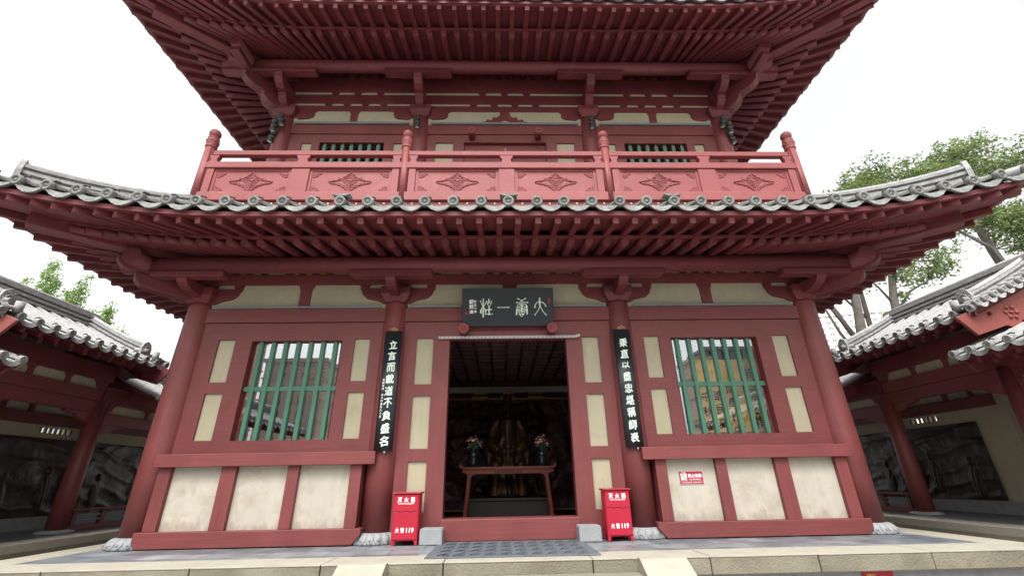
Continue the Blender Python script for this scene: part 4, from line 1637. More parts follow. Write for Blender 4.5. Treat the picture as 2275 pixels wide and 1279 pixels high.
SX, SY = 0.02, 3.3
folds = lambda t, i: 1 + (.045 * math.sin(t * 15 + i * .5) + .03 * math.sin(t * 27 + i)) * (1 if i < 5 else .3)
sb.lathe([(.60, .57), (.63, .66), (.56, .9), (.52, 1.1), (.48, 1.3), (.36, 1.46), (.2, 1.5)], (SX, SY, 0), (0, 0, 1), 72, True, folds)       # robe over the seat
for s in (-1, 1):
    sb.tube([(SX + s * .15, SY + .1, 1.36), (SX + s * .30, SY - .36, 1.38), (SX + s * .36, SY - .48, 1.33)], [.20, .19, .16], 14)       # thighs
    sb.tube([(SX + s * .35, SY - .45, 1.34), (SX + s * .37, SY - .44, .95), (SX + s * .38, SY - .42, .60)], [.165, .155, .20], 14)       # shins under the robe
    sb.tube([(SX + s * .22, SY, 2.36), (SX + s * .36, SY - .01, 2.30), (SX + s * .45, SY - .04, 2.10), (SX + s * .48, SY - .14, 1.86)], [.13, .15, .14, .15], 14)
    sb.tube([(SX + s * .48, SY - .14, 1.86), (SX + s * .42, SY - .34, 1.68), (SX + s * .27, SY - .47, 1.60)], [.16, .16, .10], 14)
    sb.prism([(SX + s * .56, 1.90), (SX + s * .64, 1.60), (SX + s * .60, 1.16), (SX + s * .50, 1.10), (SX + s * .40, 1.20), (SX + s * .30, 1.56)], 'y', SY - .36, SY - .22)      # hanging sleeve
    for q in range(4):
        sb.tube([(SX + s * (.34 + .07 * q), SY - .37, 1.62 - .02 * q), (SX + s * (.38 + .065 * q), SY - .375, 1.22)], [.014, .022], 6)
    blob(sb, (SX + s * .2, SY - .52, 1.60), (.075, .09, .06))
    for q in range(4):
        sb.tube([(SX + s * (.20 - .01 * q), SY - .56, 1.63 - .025 * q), (SX + s * (.13 - .008 * q), SY - .63, 1.625 - .025 * q), (SX + s * (.07 + .006 * q), SY - .62, 1.61 - .026 * q)], [.026, .024, .02], 6)
    sb.tube([(SX + s * .2, SY - .52, 1.66), (SX + s * .15, SY - .55, 1.70), (SX + s * .11, SY - .56, 1.71)], [.028, .025, .02], 6)
sb.lathe([(.42, 1.35), (.43, 1.55), (.40, 1.8), (.40, 2.05), (.41, 2.22), (.38, 2.36), (.26, 2.46), (.12, 2.53), (.10, 2.64)], (SX, SY, 0), (0, 0, 1), 48, True, lambda t, i: (1 + .02 * math.sin(t * 13 + i)) * (1 - .25 * abs(math.sin(t))))
for q in range(5):       # crossed collar and diagonal folds of the robe
    sb.tube([(SX + .20 - .07 * q, SY - .24, 2.42 - .05 * q), (SX + .02 - .06 * q, SY - .335, 2.12 - .07 * q), (SX - .16 - .04 * q, SY - .33, 1.82 - .06 * q)], [.02, .026, .018], 6)
sb.lathe([(.425, 1.66), (.44, 1.69), (.44, 1.74), (.42, 1.77)], (SX, SY, 0), (0, 0, 1), 40, True, lambda t, i: 1 - .25 * abs(math.sin(t)))      # belt
blob(sb, (SX, SY - .02, 2.74), (.125, .15, .175))
blob(sb, (SX, SY - .165, 2.72), (.024, .035, .042))
for s in (-1, 1):
    blob(sb, (SX + s * .125, SY, 2.73), (.02, .035, .05))
    blob(sb, (SX + s * .05, SY - .145, 2.775), (.035, .02, .012))
    blob(sb, (SX + s * .06, SY - .135, 2.70), (.035, .03, .03))
blob(sb, (SX, SY - .15, 2.645), (.045, .02, .012))
sb.tube([(SX, SY - .14, 2.63), (SX, SY - .18, 2.52), (SX, SY - .20, 2.34), (SX, SY - .22, 2.2)], [.06, .07, .06, .02], 10)       # beard
sb.lathe([(.15, 2.80), (.16, 2.84), (.14, 2.92), (.13, 3.02), (.10, 3.05), (.001, 3.06)], (SX, SY + .02, 0), (0, 0, 1), 20)       # cap
sb.box(SX - .42, SX + .42, SY - .01, SY + .03, 2.84, 2.88)
stt = root('statue', 'dark bronze statue of a seated bearded official in robes behind the altar table', 'statue', (0, 3.3, 0))
body = sb.build('figure', bronze, stt, weld=False)
body.scale = (.86, 1, 1)
rm = body.modifiers.new('skin', 'REMESH')
rm.mode = 'VOXEL'
rm.voxel_size = .022
rm.use_smooth_shade = True
smm = body.modifiers.new('soft', 'SMOOTH')
smm.iterations = 3
smm.factor = .5
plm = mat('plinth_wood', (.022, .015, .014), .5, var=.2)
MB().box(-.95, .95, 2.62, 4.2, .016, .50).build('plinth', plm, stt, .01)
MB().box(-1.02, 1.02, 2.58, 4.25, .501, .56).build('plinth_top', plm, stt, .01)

gp = root('calligraphy_panel', 'gold panel with black calligraphy standing inside behind the right window', 'panel', (4.65, .32, 0))
MB().box(3.88, 5.44, .30, .34, .9, 3.2).build('panel', goldpaper, gp, .004)
for c, z in zip('謁梁公祠', (2.90, 2.46, 2.18, 1.91)):
    letters('character', blackink, gp, c, 5.03, z, .23, .297, .014, brush=.05, seed=int(z * 10))
for ci, (col, x, z0) in enumerate((('間唐祚中興', 4.57, 2.60), ('遺民猶感懷', 4.29, 2.46), ('千秋留青史', 4.02, 2.42))):
    for i, c in enumerate(col):
        letters('character', blackink, gp, c, x, z0 - .275 * i, .19, .297, .026, brush=.07, shear=.1, seed=i + ci * 9)

# ------------------------------------------------------------------ side galleries


def gallery(s, dy, label):
    at((s * 11, dy + 2, 0))
    g = root('gallery', label, 'gallery', (s * 11, dy + 2, 0), 'covered galleries flanking the hall')
    MM = Matrix(((s, 0, 0, 0), (0, 1, 0, dy), (0, 0, 1, 0), (0, 0, 0, 1)))
    SW = Matrix(((0, s, 0, 0), (1, 0, 0, dy), (0, 0, 1, 0), (0, 0, 0, 1)))      # slab frame: x runs along Y, y is the outward distance

    def B():
        m = MB()
        m.M = MM
        return m

    def S():
        m = MB()
        m.M = SW
        return m

    def PW(u, y, z):
        return Vector((s * u, y + dy, z))

    B().box(9.2, 14.5, -13, 13, -.61, -.16).build('plinth', kerbst, g)
    B().box(9.2, 9.75, -13, 13, -.158, -.004).build('plinth_edge', kerbtop, g, .01)
    B().box(9.755, 14.4, -13, 13, -.158, -.006).build('floor', slate, g)
    # columns
    for y in (-9.6, -6.4, -3.1, .2, 3.4, 6.6, 9.8):
        top = 2.95 if y in (.2, 3.4) else 2.5
        c = B().tube([(10.5, y, .05), (10.5, y, 1.2), (10.5, y, top)], [.20, .20, .17], 20).build('column', red_v, g)
        B().lathe([(.36, -.004), (.36, .01), (.30, .05), (.24, .058)], (10.5, y, 0), (0, 0, 1), 24).build('column_base', stone, c)

    def bay(y0, y1, zl, hi):
        """beams, cream infill and spandrels of one bay along the column line."""
        B().box(10.42, 10.58, y0 + .1, y1 - .1, zl, zl + .28).build('beam', red_h, g, .01)
        if hi:
            B().box(10.40, 10.60, y0 + .1, y1 - .1, zl + .285, zl + .56).build('beam', red_h, g, .01)
            z = zl + .565
        else:
            z = zl + .285
        B().box(10.47, 10.53, y0 + .05, y1 - .05, z, z + .42).build('frieze_panel', cream, g)
        B().box(10.38, 10.62, y0 - .05, y1 + .05, z + .22, z + .62).build('beam', red_shade, g, .01)
        ym = (y0 + y1) / 2
        for dyy in ((0,) if not hi else (-.45, .45)):
            S().prism([(ym + dyy - .05, z), (ym + dyy + .05, z), (ym + dyy + .05, z + .12), (ym + dyy + .11, z + .219), (ym + dyy - .11, z + .219), (ym + dyy - .05, z + .12)], 'y', 10.41, 10.468).build('strut', red_v, g)
        for yy, d in ((y0, 1), (y1, -1)):
            S().prism([(yy + d * .1, zl - .001), (yy + d * .95, zl - .001), (yy + d * .88, zl - .05), (yy + d * .62, zl - .09), (yy + d * .5, zl - .17), (yy + d * .18, zl - .27), (yy + d * .1, zl - .27)], 'y', 10.44, 10.56).build('spandrel', red_h, g, .006)
            S().prism([(yy + d * .05, z), (yy + d * .2, z), (yy + d * .32, z + .06), (yy + d * .36, z + .16), (yy + d * .44, z + .219), (yy + d * .05, z + .219)], 'y', 10.405, 10.467).build('side_arm', red_shade, g)

    bay(.2, 3.4, 2.67, True)
    for a, b in ((-9.6, -6.4), (-6.4, -3.1), (-3.1, .2), (3.4, 6.6), (6.6, 9.8)):
        bay(a, b, 2.42, False)
    # back wall with a barred light opening and the bronze reliefs
    wl = S().slab(2.1, 12.5, -.1, 4.6, [(3.75, 4.75, 2.27, 2.41)], 12.10, 12.32)
    wl.build('back_wall', cream, g)
    for i in range(7):
        y = 3.81 + i * .145
        S().box(y, y + .045, 12.15, 12.2, 2.275, 2.405).build('window_bar', darkwood, g)
    B().box(12.105, 13.1, 1.95, 2.098, -.1, 4.6).build('cross_wall', cream, g)
    B().box(13.0, 13.2, -12.5, 1.94, -.1, 3.7).build('back_wall', cream, g)
    B().box(12.0, 12.099, 2.11, 12.5, 2.45, 2.72).build('beam', red_h, g, .006)
    B().box(12.0, 12.099, 2.11, 12.5, 2.98, 3.3).build('beam', red_h, g, .006)
    for y in (2.6, 3.3, 5.0, 6.6, 8.2):
        S().prism([(y - .05, 2.722), (y + .05, 2.722), (y + .05, 2.86), (y + .12, 2.978), (y - .12, 2.978), (y - .05, 2.86)], 'y', 12.03, 12.098).build('strut', red_v, g)
    B().box(12.86, 12.998, -12.5, 1.94, 2.2, 2.45).build('beam', red_h, g, .006)
    B().box(11.98, 12.098, 2.12, 12.5, -.004, .28).build('stone_dado', stone, g)
    for y0, y1, seed in ((2.75, 5.35, 2), (5.45, 8.6, 9)):
        rows = []
        NX, NZ = 90, 60
        for j in range(NZ + 1):
            z = .29 + 1.85 * j / NZ
            row = []
            for i in range(NX + 1):
                y = y0 + (y1 - y0) * i / NX
                q = Vector((y * 1.1 + seed * 3 + s * 5, z * 1.3, seed))
                e = min(1, min(i, NX - i, j, NZ - j) / 3)
                h = .035 * noise.fractal(q * 1.5, 1.0, 2.0, 4) + .05 * max(0, noise.noise(q * 1.2)) + .03 * (abs(math.sin((z + .25 * noise.noise(q * .9) + .25 * y) * 7)) ** 6)
                for fy, fz in (((y0 + y1) / 2 + .35, .85), (y0 + .55, .7), (y1 - .45, .95)):      # robed figures
                    dx_, dz_ = (y - fy) / (.17 + .08 * max(0, fz - z)), (z - fz) / .42
                    r2_ = dx_ * dx_ + dz_ * dz_
                    if r2_ < 1:
                        h = max(h, .07 * math.sqrt(1 - r2_) + .012 * math.sin(y * 60 + z * 9))
                    r3 = ((y - fy) / .075) ** 2 + ((z - fz - .50) / .095) ** 2
                    if r3 < 1:
                        h = max(h, .08 * math.sqrt(1 - r3))
                row.append(PW(12.085 - .02 - h * e, y, z))
            rows.append(row)
        fr = MB()
        fr.grid(rows)
        fr.build('relief_panel', relief, g)
    # bench rail between the far columns
    for y0, y1 in ((3.4, 6.6), (6.6, 9.8)):
        B().box(10.40, 10.60, y0 + .2, y1 - .2, .425, .475).build('bench_rail', red_h, g, .01)
        B().box(10.43, 10.57, y0 + .2, y1 - .2, .0, .10).build('bench_rail', red_h, g, .01)
        for k in range(4):
            y = y0 + .35 + k * (y1 - y0 - .7) / 3
            B().box(10.45, 10.55, y - .06, y + .06, .101, .424).build('bench_post', red_v, g, .006)
        for z in (.20, .30):
            B().box(10.47, 10.53, y0 + .2, y1 - .2, z, z + .04).build('bench_slat', flash, g)

    # ---- roofs (a higher bay between two lower wings)
    def roof(y0, y1, u0, z0, u1, z1, pitch, name, r):
        n = int(round((y1 - y0) / pitch))
        ribs = [y0 + (y1 - y0) * (i + .0) / n for i in range(n + 1)]
        def zz(t):
            return z0 + (z1 - z0) * (.8 * t + .2 * t * t)
        tl, hk = MB(), ([] if name == 'high' or y1 < 1 else None)
        tile_field(tl, lambda a, t: PW(u0 + (u1 - u0) * t, a, zz(t)), ribs, lambda a: 1, r=r, sag=.055, n=8, lip=.075, hooks=hk)
        ub = 2 * u1 - u0
        tile_field(tl, lambda a, t: PW(ub + (u1 - ub) * t, a, zz(t)), ribs, lambda a: 1, r=r, sag=.055, n=4, disc=False, lip=.07)
        ro = tl.build('tiled_roof', tile_l, g)
        for h in (hk or [])[-14:]:
            h.build('tile_hook', iron, ro)
        so_ = MB()
        for uu, ue in ((u0, u1), (ub, u1)):
            so_.grid([[PW(uu + (ue - uu) * .03, y0, z0 - .12), PW(uu + (ue - uu) * .03, y1, z0 - .12)], [PW(ue, y0, z1 - .2), PW(ue, y1, z1 - .2)]], False)
        so_.build('soffit_board', red_shade, ro, normals=False)
        B().box(u0 + .05, u0 + .10, y0, y1, z0 - .135, z0 - .045).build('eave_board', red_shade, ro)
        sl_ = (z1 - z0) / (u1 - u0) * .9
        nr = int((y1 - y0 - .1) / .36)
        for i in range(nr):
            y = (y0 + y1) / 2 + (i - (nr - 1) / 2) * .36
            MB().bar(PW(u0 + .08, y, z0 - .185), PW(u0 + .75, y, z0 - .185 + .67 * sl_), .075, .09).build('flying_rafter', red_shade, ro)
            MB().bar(PW(u0 + .42, y, z0 - .185 + .34 * sl_ - .13), PW(u0 + 1.2, y, z0 - .185 + 1.12 * sl_ - .13), .09, .10).build('rafter', red_shade, ro)
        B().box(u0 + .40, u0 + .44, y0, y1, z0 - .185 + .33 * sl_ - .06, z0 - .185 + .33 * sl_ + .0).build('eave_board', red_shade, ro)
        rd = MB()
        pa = [PW(u1, y, z1 + .0) for y in (y0 + .05, (y0 + y1) / 2, y1 - .05)]
        layered_ridge(rd, pa, .32, .34, 6, .09, end=False)
        rd.build('main_ridge', tile_l, ro)
        return ro, zz, ub

    Y0, Y1 = -.42, 4.0
    ro, zz, ub = roof(Y0, Y1, 9.58, 4.02, 11.9, 5.12, .36, 'high', .068)
    def us(t): return 9.58 + (11.9 - 9.58) * t
    for yy, e, dsc in ((Y0 + .42, -1, True), (Y1 - .28, 1, False)):
        rd = MB()
        layered_ridge(rd, [PW(us(t), yy, zz(t) + .02) for t in (1.0, .8, .6, .4, .22)], .26, .27, 5, .085)
        rd.build('sloping_ridge', tile_l, ro)
        rd = MB()
        layered_ridge(rd, [PW(2 * 11.9 - us(t), yy, zz(t) + .02) for t in (1.0, .8, .6, .4, .22)], .26, .27, 5, .085)
        rd.build('sloping_ridge', tile_l, ro)
        # verge tiles facing out of the gable
        vt = MB()
        ye, yi = (Y0 - .10, Y0 + .30) if e < 0 else (Y1 + .10, Y1 - .20)
        ribs = [9.66 + .235 * i for i in range(10)]
        tile_field(vt, lambda a, t: PW(a, ye + (yi - ye) * t, zz((a - 9.58) / 2.32) + .05 + .05 * t), ribs, lambda a: 1, r=.06, sag=.04, n=3, lip=.06)
        tile_field(vt, lambda a, t: PW(23.8 - a, ye + (yi - ye) * t, zz((a - 9.58) / 2.32) + .05 + .05 * t), ribs, lambda a: 1, r=.06, sag=.04, n=3, lip=.06)
        vt.tube([PW(9.62, yy - .12, zz(.02) + .05), PW(9.62, yy - .12, zz(.02) + .28)], .075, 14)
        vt.tube([PW(10.25, yy - .10, zz(.3) + .10), PW(9.9, yy - .06, zz(.14) + .22)], .06, 12)
        vt.build('verge_tiles', tile_l, ro)
        # barge board with seven studs
        poly = [(9.30, 3.86), (9.60, 3.49), (10.30, 3.70), (10.48, 3.62), (10.60, 3.66), (10.66, 3.80), (11.3, 4.12), (11.9, 4.45),
                (11.9, 5.02), (11.0, 4.58), (10.3, 4.27), (9.42, 3.93)]
        full = poly[:8] + [(23.8 - u, z) for u, z in poly[:7][::-1]] + [(23.8 - u, z) for u, z in poly[9:][::-1]] + poly[8:]
        yb = Y0 + .08 if e < 0 else Y1 - .08
        bb = B().prism(full, 'y', yb, yb + .06 * -e).build('barge_board', red_gable if e < 0 else red_shade, ro, .006)
        for k in range(7):
            an = k * math.pi / 3
            rr = 0 if k == 6 else .12
            c = PW(10.50 + rr * math.cos(an), yb, 3.98 + rr * math.sin(an))
            MB().lathe([(.042, 0), (.040, .02), (.025, .035), (.001, .038)], c, (0, e, 0), 12).build('stud', red_gable, bb)
        B().prism([(9.9, 3.6), (13.9, 3.6), (11.9, 4.9)], 'y', yb + .3 * -e, yb + .35 * -e).build('gable_wall', darkwood, ro)
    for y0, y1 in ((-13, -.02), (4.15, 12.6)):
        r2, z2, _ = roof(y0, y1, 9.22 if y0 < 0 else 9.6, 3.15, 11.3, 3.98, .36, 'low', .068)
        ya = y1 - .06 if y0 < 0 else y0 + .02
        B().prism([(9.35, 3.02), (9.55, 2.80), (10.2, 3.0), (11.3, 3.45), (12.4, 3.0), (13.05, 2.8), (13.25, 3.02), (11.3, 3.86)], 'y', ya, ya + .05).build('barge_board', red_shade, r2, .006)
    return g


gallery(1, 0.0, 'dark red gallery with grey tiled roofs in front of the tall trees')
gallery(-1, -.3, 'dark red gallery with grey tiled roofs in front of the bamboo')

# ------------------------------------------------------------------ trees


def leaf_cluster(mb, c, r, n, size, rr, droop=0.0):
    for _ in range(n):
        d = Vector((rr.gauss(0, 1), rr.gauss(0, 1), rr.gauss(0, .8)))
        d = d.normalized() * r * rr.random() ** .5
        p = c + d
        e = Vector((rr.uniform(-1, 1), rr.uniform(-1, 1), rr.uniform(-.7, .5) - droop)).normalized()
        sd = e.cross(Vector((rr.uniform(-1, 1), rr.uniform(-1, 1), rr.uniform(-1, 1)))).normalized()
        k = size * .85 * rr.uniform(.6, 1.25)
        mb.add([p, p + e * k * .5 + sd * k * .27, p + e * k, p + e * k * .5 - sd * k * .27], [(0, 1, 2, 3)])


def tree(label, trunk, rad, limbs, crowns, m, size=.2, seed=1, dens=1.0, cl_r=.42, group='tall trees behind the right gallery'):
    rr = random.Random(seed)
    t = root('tree', label, 'tree', trunk[0], group)
    tr = MB()
    n = len(trunk)
    tr.tube(trunk, [rad * (1 - .6 * i / (n - 1)) for i in range(n)], 10)
    tr.build('trunk', bark, t)
    lm = MB()
    for a, b, r in limbs:
        a, b = Vector(a), Vector(b)
        mid = (a + b) / 2 + Vector((rr.uniform(-.25, .25), rr.uniform(-.25, .25), rr.uniform(-.1, .3)))
        lm.tube([a, mid, b], [r, r * .75, r * .45], 7)
    lf = MB()
    top = Vector(trunk[-1])
    for (cx, cy, cz, cr) in crowns:
        c0 = Vector((cx, cy, cz))
        # nearest point on the trunk / limbs carries the clump
        base = min([Vector(p) for p in trunk] + [Vector(b) for _, b, _ in limbs], key=lambda p: (p - c0).length)
        if (base - c0).length > .3:
            lm.tube([base, (base + c0) / 2 + Vector((0, 0, .15)), c0], [.06, .045, .03], 6)
        nc = int(30 * cr * cr * dens)
        for k in range(nc):
            d = Vector((rr.gauss(0, 1), rr.gauss(0, 1), rr.gauss(0, 1))).normalized()
            q = rr.uniform(.35, 1.0) * cr * (1 + .35 * noise.noise(d * 1.7 + c0))
            p = c0 + Vector((d.x * q, d.y * q, d.z * q * .72))
            if rr.random() < .5:
                lm.tube([c0 + (p - c0) * .15, p], [.022, .008], 4)
            leaf_cluster(lf, p, cl_r * rr.uniform(.6, 1.2), int(rr.uniform(16, 34)), size, rr)
    if lm.v:
        lm.build('branches', bark, t)
    lf.build('crown', m, t, normals=False, weld=False)
    return t


tree('leafy tree with a slender straight trunk, its low branches left of the wide sky gap', [(17.7, 10, -.6), (18.0, 10, 6), (18.4, 10, 8.5), (18.9, 10, 10.2), (19.3, 10.2, 13)], .24,
     [((18.2, 10, 7.7), (20.4, 9.8, 9.4), .07), ((18.3, 10, 8.2), (17.5, 10, 9.6), .06), ((18.4, 10, 8.6), (19.7, 9.8, 10.4), .07), ((18.9, 10, 10.2), (20.6, 10, 12.2), .06)],
     [(19.0, 10, 9.9, 1.0), (20.5, 9.8, 9.9, 1.0), (21.4, 9.8, 10.7, .9), (20.1, 10, 10.7, 1.0), (17.6, 10, 9.5, .65), (19.4, 10.2, 14.0, 1.5), (20.9, 10.3, 15.1, 1.35), (20.7, 10.3, 16.1, 1.1), (18.9, 10.0, 8.6, .5)], leaf_dark, .2, 11, .9)
tree('tree with the thickest grey trunk rising before the far apartment tower', [(16.2, 10, -.6), (16.3, 10, 6.9), (16.55, 10, 8.4), (16.8, 10, 11)], .27,
     [((16.55, 10, 8.4), (15.9, 10, 9.6), .1), ((16.7, 10, 10), (17.8, 10, 12.2), .09)],
     [(17.3, 10, 13.2, 1.35), (18.6, 10.2, 14.9, 1.1), (16.3, 10, 11.6, .9)], leaf_dark, .18, 12, .8)
tree('tree with two thin leaning bare stems beside the red corner column', [(17.0, 11, -.6), (16.9, 11, 6.5), (16.3, 11, 8.0), (15.6, 11, 9.6), (15.3, 11, 11)], .17,
     [((16.95, 11, 5.2), (15.6, 11, 8.9), .09)],
     [(15.6, 11, 11.4, .9)], leaf_dark, .18, 13, .6)
tree('slim forked tree between the thick grey trunk and the slender leafy tree', [(17.7, 11.5, -.6), (18.1, 11.5, 7), (18.3, 11.5, 9.5), (18.6, 11.5, 12.0)], .16,
     [((18.15, 11.5, 8.0), (17.1, 11.5, 9.9), .07), ((18.3, 11.5, 9.5), (18.9, 11.5, 11.2), .05)],
     [(18.4, 11.5, 10.2, .6), (17.9, 11.5, 14.6, 1.0)], leaf_dark, .18, 14, .7)
tree('tall broad-leaved tree with a dark forked trunk over the right gallery ridge', [(25.4, 10, -.6), (24.9, 10, 8), (24.4, 10, 11.0), (24.2, 10, 13.2)], .30,
     [((24.7, 10, 9.4), (23.0, 10, 12.3), .12), ((24.4, 10, 11), (26.2, 10, 12.6), .1), ((24.2, 10, 13.0), (22.7, 10, 15.2), .09), ((24.2, 10, 13.2), (25.8, 10, 16.2), .1)],
     [(22.6, 10, 15.2, 1.7), (24.2, 10, 16.2, 1.5), (25.7, 10.2, 17.0, 1.7), (24.6, 9.8, 12.3, 1.1), (26.3, 10, 12.4, 1.3), (23.2, 10, 12.8, .8), (25.6, 9.8, 11.2, .8), (27.0, 10, 11.4, .9), (25.2, 10, 13.2, 1.1), (27.2, 10, 12.8, 1.1)], leaf_dark, .21, 15, 1.0)
tree('bushy tree whose crown is cut by the right picture edge', [(29.0, 10.5, -.6), (28.8, 10.5, 9), (28.6, 10.5, 13)], .28,
     [((28.7, 10.5, 11), (27.8, 10.3, 13.3), .1), ((28.6, 10.5, 13), (29.3, 10.5, 16), .1)],
     [(29.2, 10.5, 16.8, 1.9), (27.9, 10.5, 13.5, 1.3), (29.8, 10.5, 14.0, 1.6), (27.8, 10.5, 16.3, 1.0), (28.6, 10.5, 12.0, 1.1)], leaf_dark, .21, 16, 1.0)
tree('small tree with a loose pale crown between the red balcony post and the taller trees', [(17.5, 12, -.6), (18.2, 12, 9), (19.4, 12, 14)], .2,
     [((18.9, 12, 12), (20.4, 12, 15.2), .08)],
     [(19.1, 12, 15.3, .9), (20.3, 12, 16.1, 1.2), (21.6, 12, 16.6, 1.2), (18.5, 12, 14.7, .6), (20.2, 12, 14.8, .9)], leaf_dark, .2, 17, .8)


def bamboo(label, x, y, tips, seed, dens=1.0):
    rr = random.Random(seed)
    t = root('bamboo', label, 'bamboo', (x, y, -.6), 'light green bamboo behind the left gallery')
    st_, lf = MB(), MB()
    for (tx, ty, tz, wd) in tips:
        b = Vector((x + rr.uniform(-.4, .4), y + rr.uniform(-.3, .3), -.6))
        p1 = Vector(((b.x + tx * 2) / 3, (b.y + ty * 2) / 3, tz * .62))
        tp = Vector((tx, ty, tz))
        st_.tube([b, p1, (p1 + tp) / 2 + Vector((0, 0, .25)), tp], [.05, .04, .025, .008], 6)
        n = int(120 * dens)
        for k in range(n):
            f = rr.random() ** .8
            c = tp + (p1 - tp) * f + Vector((0, 0, .5 * math.sin(math.pi * f) * .4))
            an = rr.uniform(0, 6.28)
            rad = wd * (.10 + .9 * f ** .8) * rr.uniform(.2, 1.0)
            c = c + Vector((math.cos(an) * rad, math.sin(an) * rad, rr.uniform(-.2, .25)))
            leaf_cluster(lf, c, .22, int(rr.uniform(10, 18)), .15, rr, .5)
    st_.build('stems', mat('bamboo_stem_%d' % seed, (.16, .22, .07), .5), t)
    lf.build('foliage', leaf_bamboo, t, normals=False, weld=False)


bamboo('pale bamboo clump with two tips, leftmost above the gallery ridge', -22.3, 11, [(-22.9, 11, 10.0, .55), (-22.0, 11, 11.1, .75), (-21.6, 11, 10.3, .6), (-22.4, 11, 9.4, .8)], 41)
bamboo('bright bamboo clump with a leaning pointed tip, second from left above the gallery', -20.9, 11, [(-20.1, 11, 10.3, .55), (-20.7, 11, 9.6, .75), (-21.3, 11, 9.2, .7), (-20.2, 11, 9.0, .7)], 42)
bamboo('short bamboo clump right of the two taller clumps above the gallery', -18.9, 11, [(-18.5, 11, 8.9, .5), (-19.2, 11, 8.5, .6), (-18.6, 11, 8.0, .65)], 43)
bamboo('thin sparse bamboo just above the bend of the left gallery ridge', -17.6, 11, [(-17.6, 11, 7.9, .35), (-17.3, 11, 7.2, .35)], 44, .35)
bamboo('green bamboo partly hidden behind the left corner column of the hall', -14.6, 12, [(-15.0, 12, 8.0, .4), (-14.6, 12, 7.0, .5), (-15.2, 12, 6.3, .4)], 45, .6)

# ------------------------------------------------------------------ far buildings


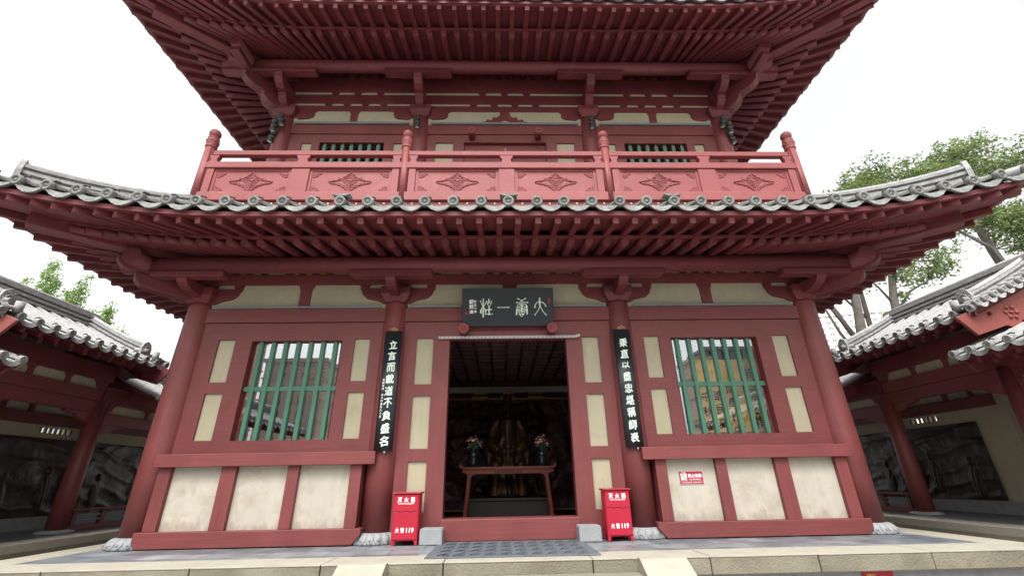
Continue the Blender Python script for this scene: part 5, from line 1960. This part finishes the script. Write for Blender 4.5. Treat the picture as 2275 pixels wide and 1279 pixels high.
def tower(label, x, y, wdt, dep, h, rot, nfl, ncol, mw, mp, parts=100, faces=('f', 'l'), name='apartment_tower', z_lo=0.0, crown=True):
    b = root(name, label, 'apartment block', (0, 0, 0))
    b.location = (x, y, -.6)
    b.rotation_euler.z = rot
    at((0, 0, 0))
    wl = MB().box(-wdt / 2, wdt / 2, -dep / 2, dep / 2, 0, h)
    for k in range(1, 5):
        z = h * (1 - k * .17)
        wl.box(-wdt / 2 - .25, wdt / 2 + .25, -dep / 2 - .25, dep / 2 + .25, z, z + .35)
    wl.build('wall', mw, b)
    if crown:
        MB().box(-wdt / 2 - .4, wdt / 2 + .4, -dep / 2 - .4, dep / 2 + .4, h - .9, h - .1).build('cornice', mw, b)
    fh = h / nfl
    pane0 = None
    spots = []
    for fc in faces:
        L = wdt if fc == 'f' else dep
        nc = ncol if fc == 'f' else max(2, int(ncol * dep / wdt))
        for j in range(nfl):
            z = (j + .55) * fh
            if z < z_lo:
                continue
            for i in range(nc):
                u = -L / 2 + (i + .5) * L / nc
                spots.append((-z, fc, u, z, L / nc))
    spots.sort(key=lambda q: q[0])
    rest = MB()
    base = {}
    for k, (_, fc, u, z, pw) in enumerate(spots):
        ww = pw * (.60 if (int((u + 100) / pw)) % 2 else .42)
        hh = fh * .52
        key = (fc, round(ww, 2))
        if fc == 'f':
            loc = (u, -dep / 2, z)
            bx = [(-ww / 2, ww / 2, -.12, -.004)]
        else:
            sx = -1 if fc == 'l' else 1
            loc = (sx * wdt / 2, u, z)
            bx = None
        def geo(ox=0, oy=0, oz=0):
            m = MB()
            if fc == 'f':
                m.slab(ox - ww / 2 - .12, ox + ww / 2 + .12, oz - hh / 2 - .12, oz + hh / 2 + .12, [(ox - ww / 2, ox - .05, oz - hh / 2, oz + hh / 2), (ox + .05, ox + ww / 2, oz - hh / 2, oz + hh / 2)], oy - .14, oy - .005)
                p = MB().box(ox - ww / 2, ox + ww / 2, oy - .05, oy - .006, oz - hh / 2, oz + hh / 2)
            else:
                e0, e1 = sorted((ox + sx * .006, ox + sx * .05))
                g0, g1 = sorted((ox + sx * .006, ox + sx * .14))
                p = MB().box(e0, e1, oy - ww / 2, oy + ww / 2, oz - hh / 2, oz + hh / 2)
                m.box(g0, g1, oy - ww / 2 - .12, oy + ww / 2 + .12, oz - hh / 2 - .25, oz - hh / 2)
                m.box(g0, g1, oy - .06, oy + .06, oz - hh / 2, oz + hh / 2)
            return m, p
        if k < parts:
            if key not in base:
                m, p = geo()
                fo = m.build('window', mw, b)
                po = p.build('pane', mp, fo)
                base[key] = (fo, po)
                fo.location = loc
            else:
                fo, po = base[key]
                f2, p2 = fo.copy(), po.copy()
                COL.objects.link(f2); COL.objects.link(p2)
                f2.location = loc
                p2.parent = f2
        else:
            m, p = geo(*loc)
            o = len(rest.v)
            rest.v += p.v
            rest.f += [[q + o for q in f] for f in p.f]
            rest.s += p.s
    if rest.v:
        tag(rest.build('window', mp, b), kind='stuff')
    return b


tower('tall cream apartment tower with many windows far behind the right gallery', 186, 214, 46, 22, 79, R(-14), 25, 13, apt_wall, apt_pane, faces=('f', 'l'), z_lo=30)
# the town behind the camera, mirrored in the window glass
tower('brown apartment tower mirrored in the left lattice window', -44.6, -92, 13, 12, 26.6, R(180), 10, 5, tow_wall, tow_pane, 60, ('f',))
tower('taller brown apartment tower mirrored in the left edge of the left lattice window', -67.2, -92, 18, 12, 40, R(180), 14, 5, tow_wall, tow_pane, 70, ('f',))
tower('narrow brown apartment tower mirrored in the right lattice window', 45.7, -92, 4.6, 8, 26.6, R(180), 10, 3, tow_wall, tow_pane, 30, ('f',))
tower('pale grey block mirrored on the far side of the right lattice window', 59, -104, 14, 10, 32, R(180), 6, 4, stone, tow_pane, 24, ('f',))

gh = root('gate_hall', 'red gate hall with a grey tiled roof across the courtyard, mirrored in the window glass', 'gate hall', (0, -22, -.6))
MB().box(-9, 9, -24, -21, -.6, -.1).build('plinth', kerbst, gh)
for i in range(6):
    MB().tube([(-7.5 + 3 * i, -20.4, -.1), (-7.5 + 3 * i, -20.4, 3.2)], .2, 14).build('column', red_v, gh)
MB().box(-8, 8, -23.5, -21.5, -.1, 3.6).build('wall', red_h, gh)
MB().box(-8.3, 8.3, -20.6, -20.2, 3.0, 3.6).build('beam', red_h, gh)
tl = MB()
ribs = [-9.5 + .5 * i for i in range(39)]
tile_field(tl, lambda a, t: Vector((a, -19.2 - 3.3 * t, 3.7 + 2.0 * t)), ribs, lambda a: 1, r=.09, n=5)
tile_field(tl, lambda a, t: Vector((a, -25.8 + 3.3 * t, 3.7 + 2.0 * t)), ribs, lambda a: 1, r=.09, n=4, disc=False)
ro = tl.build('tiled_roof', tile, gh)
rd = MB()
layered_ridge(rd, [(-9.4, -22.5, 5.7), (0, -22.5, 5.65), (9.4, -22.5, 5.7)], .35, .5, 6, .1, end=False)
rd.build('main_ridge', tile_l, ro)
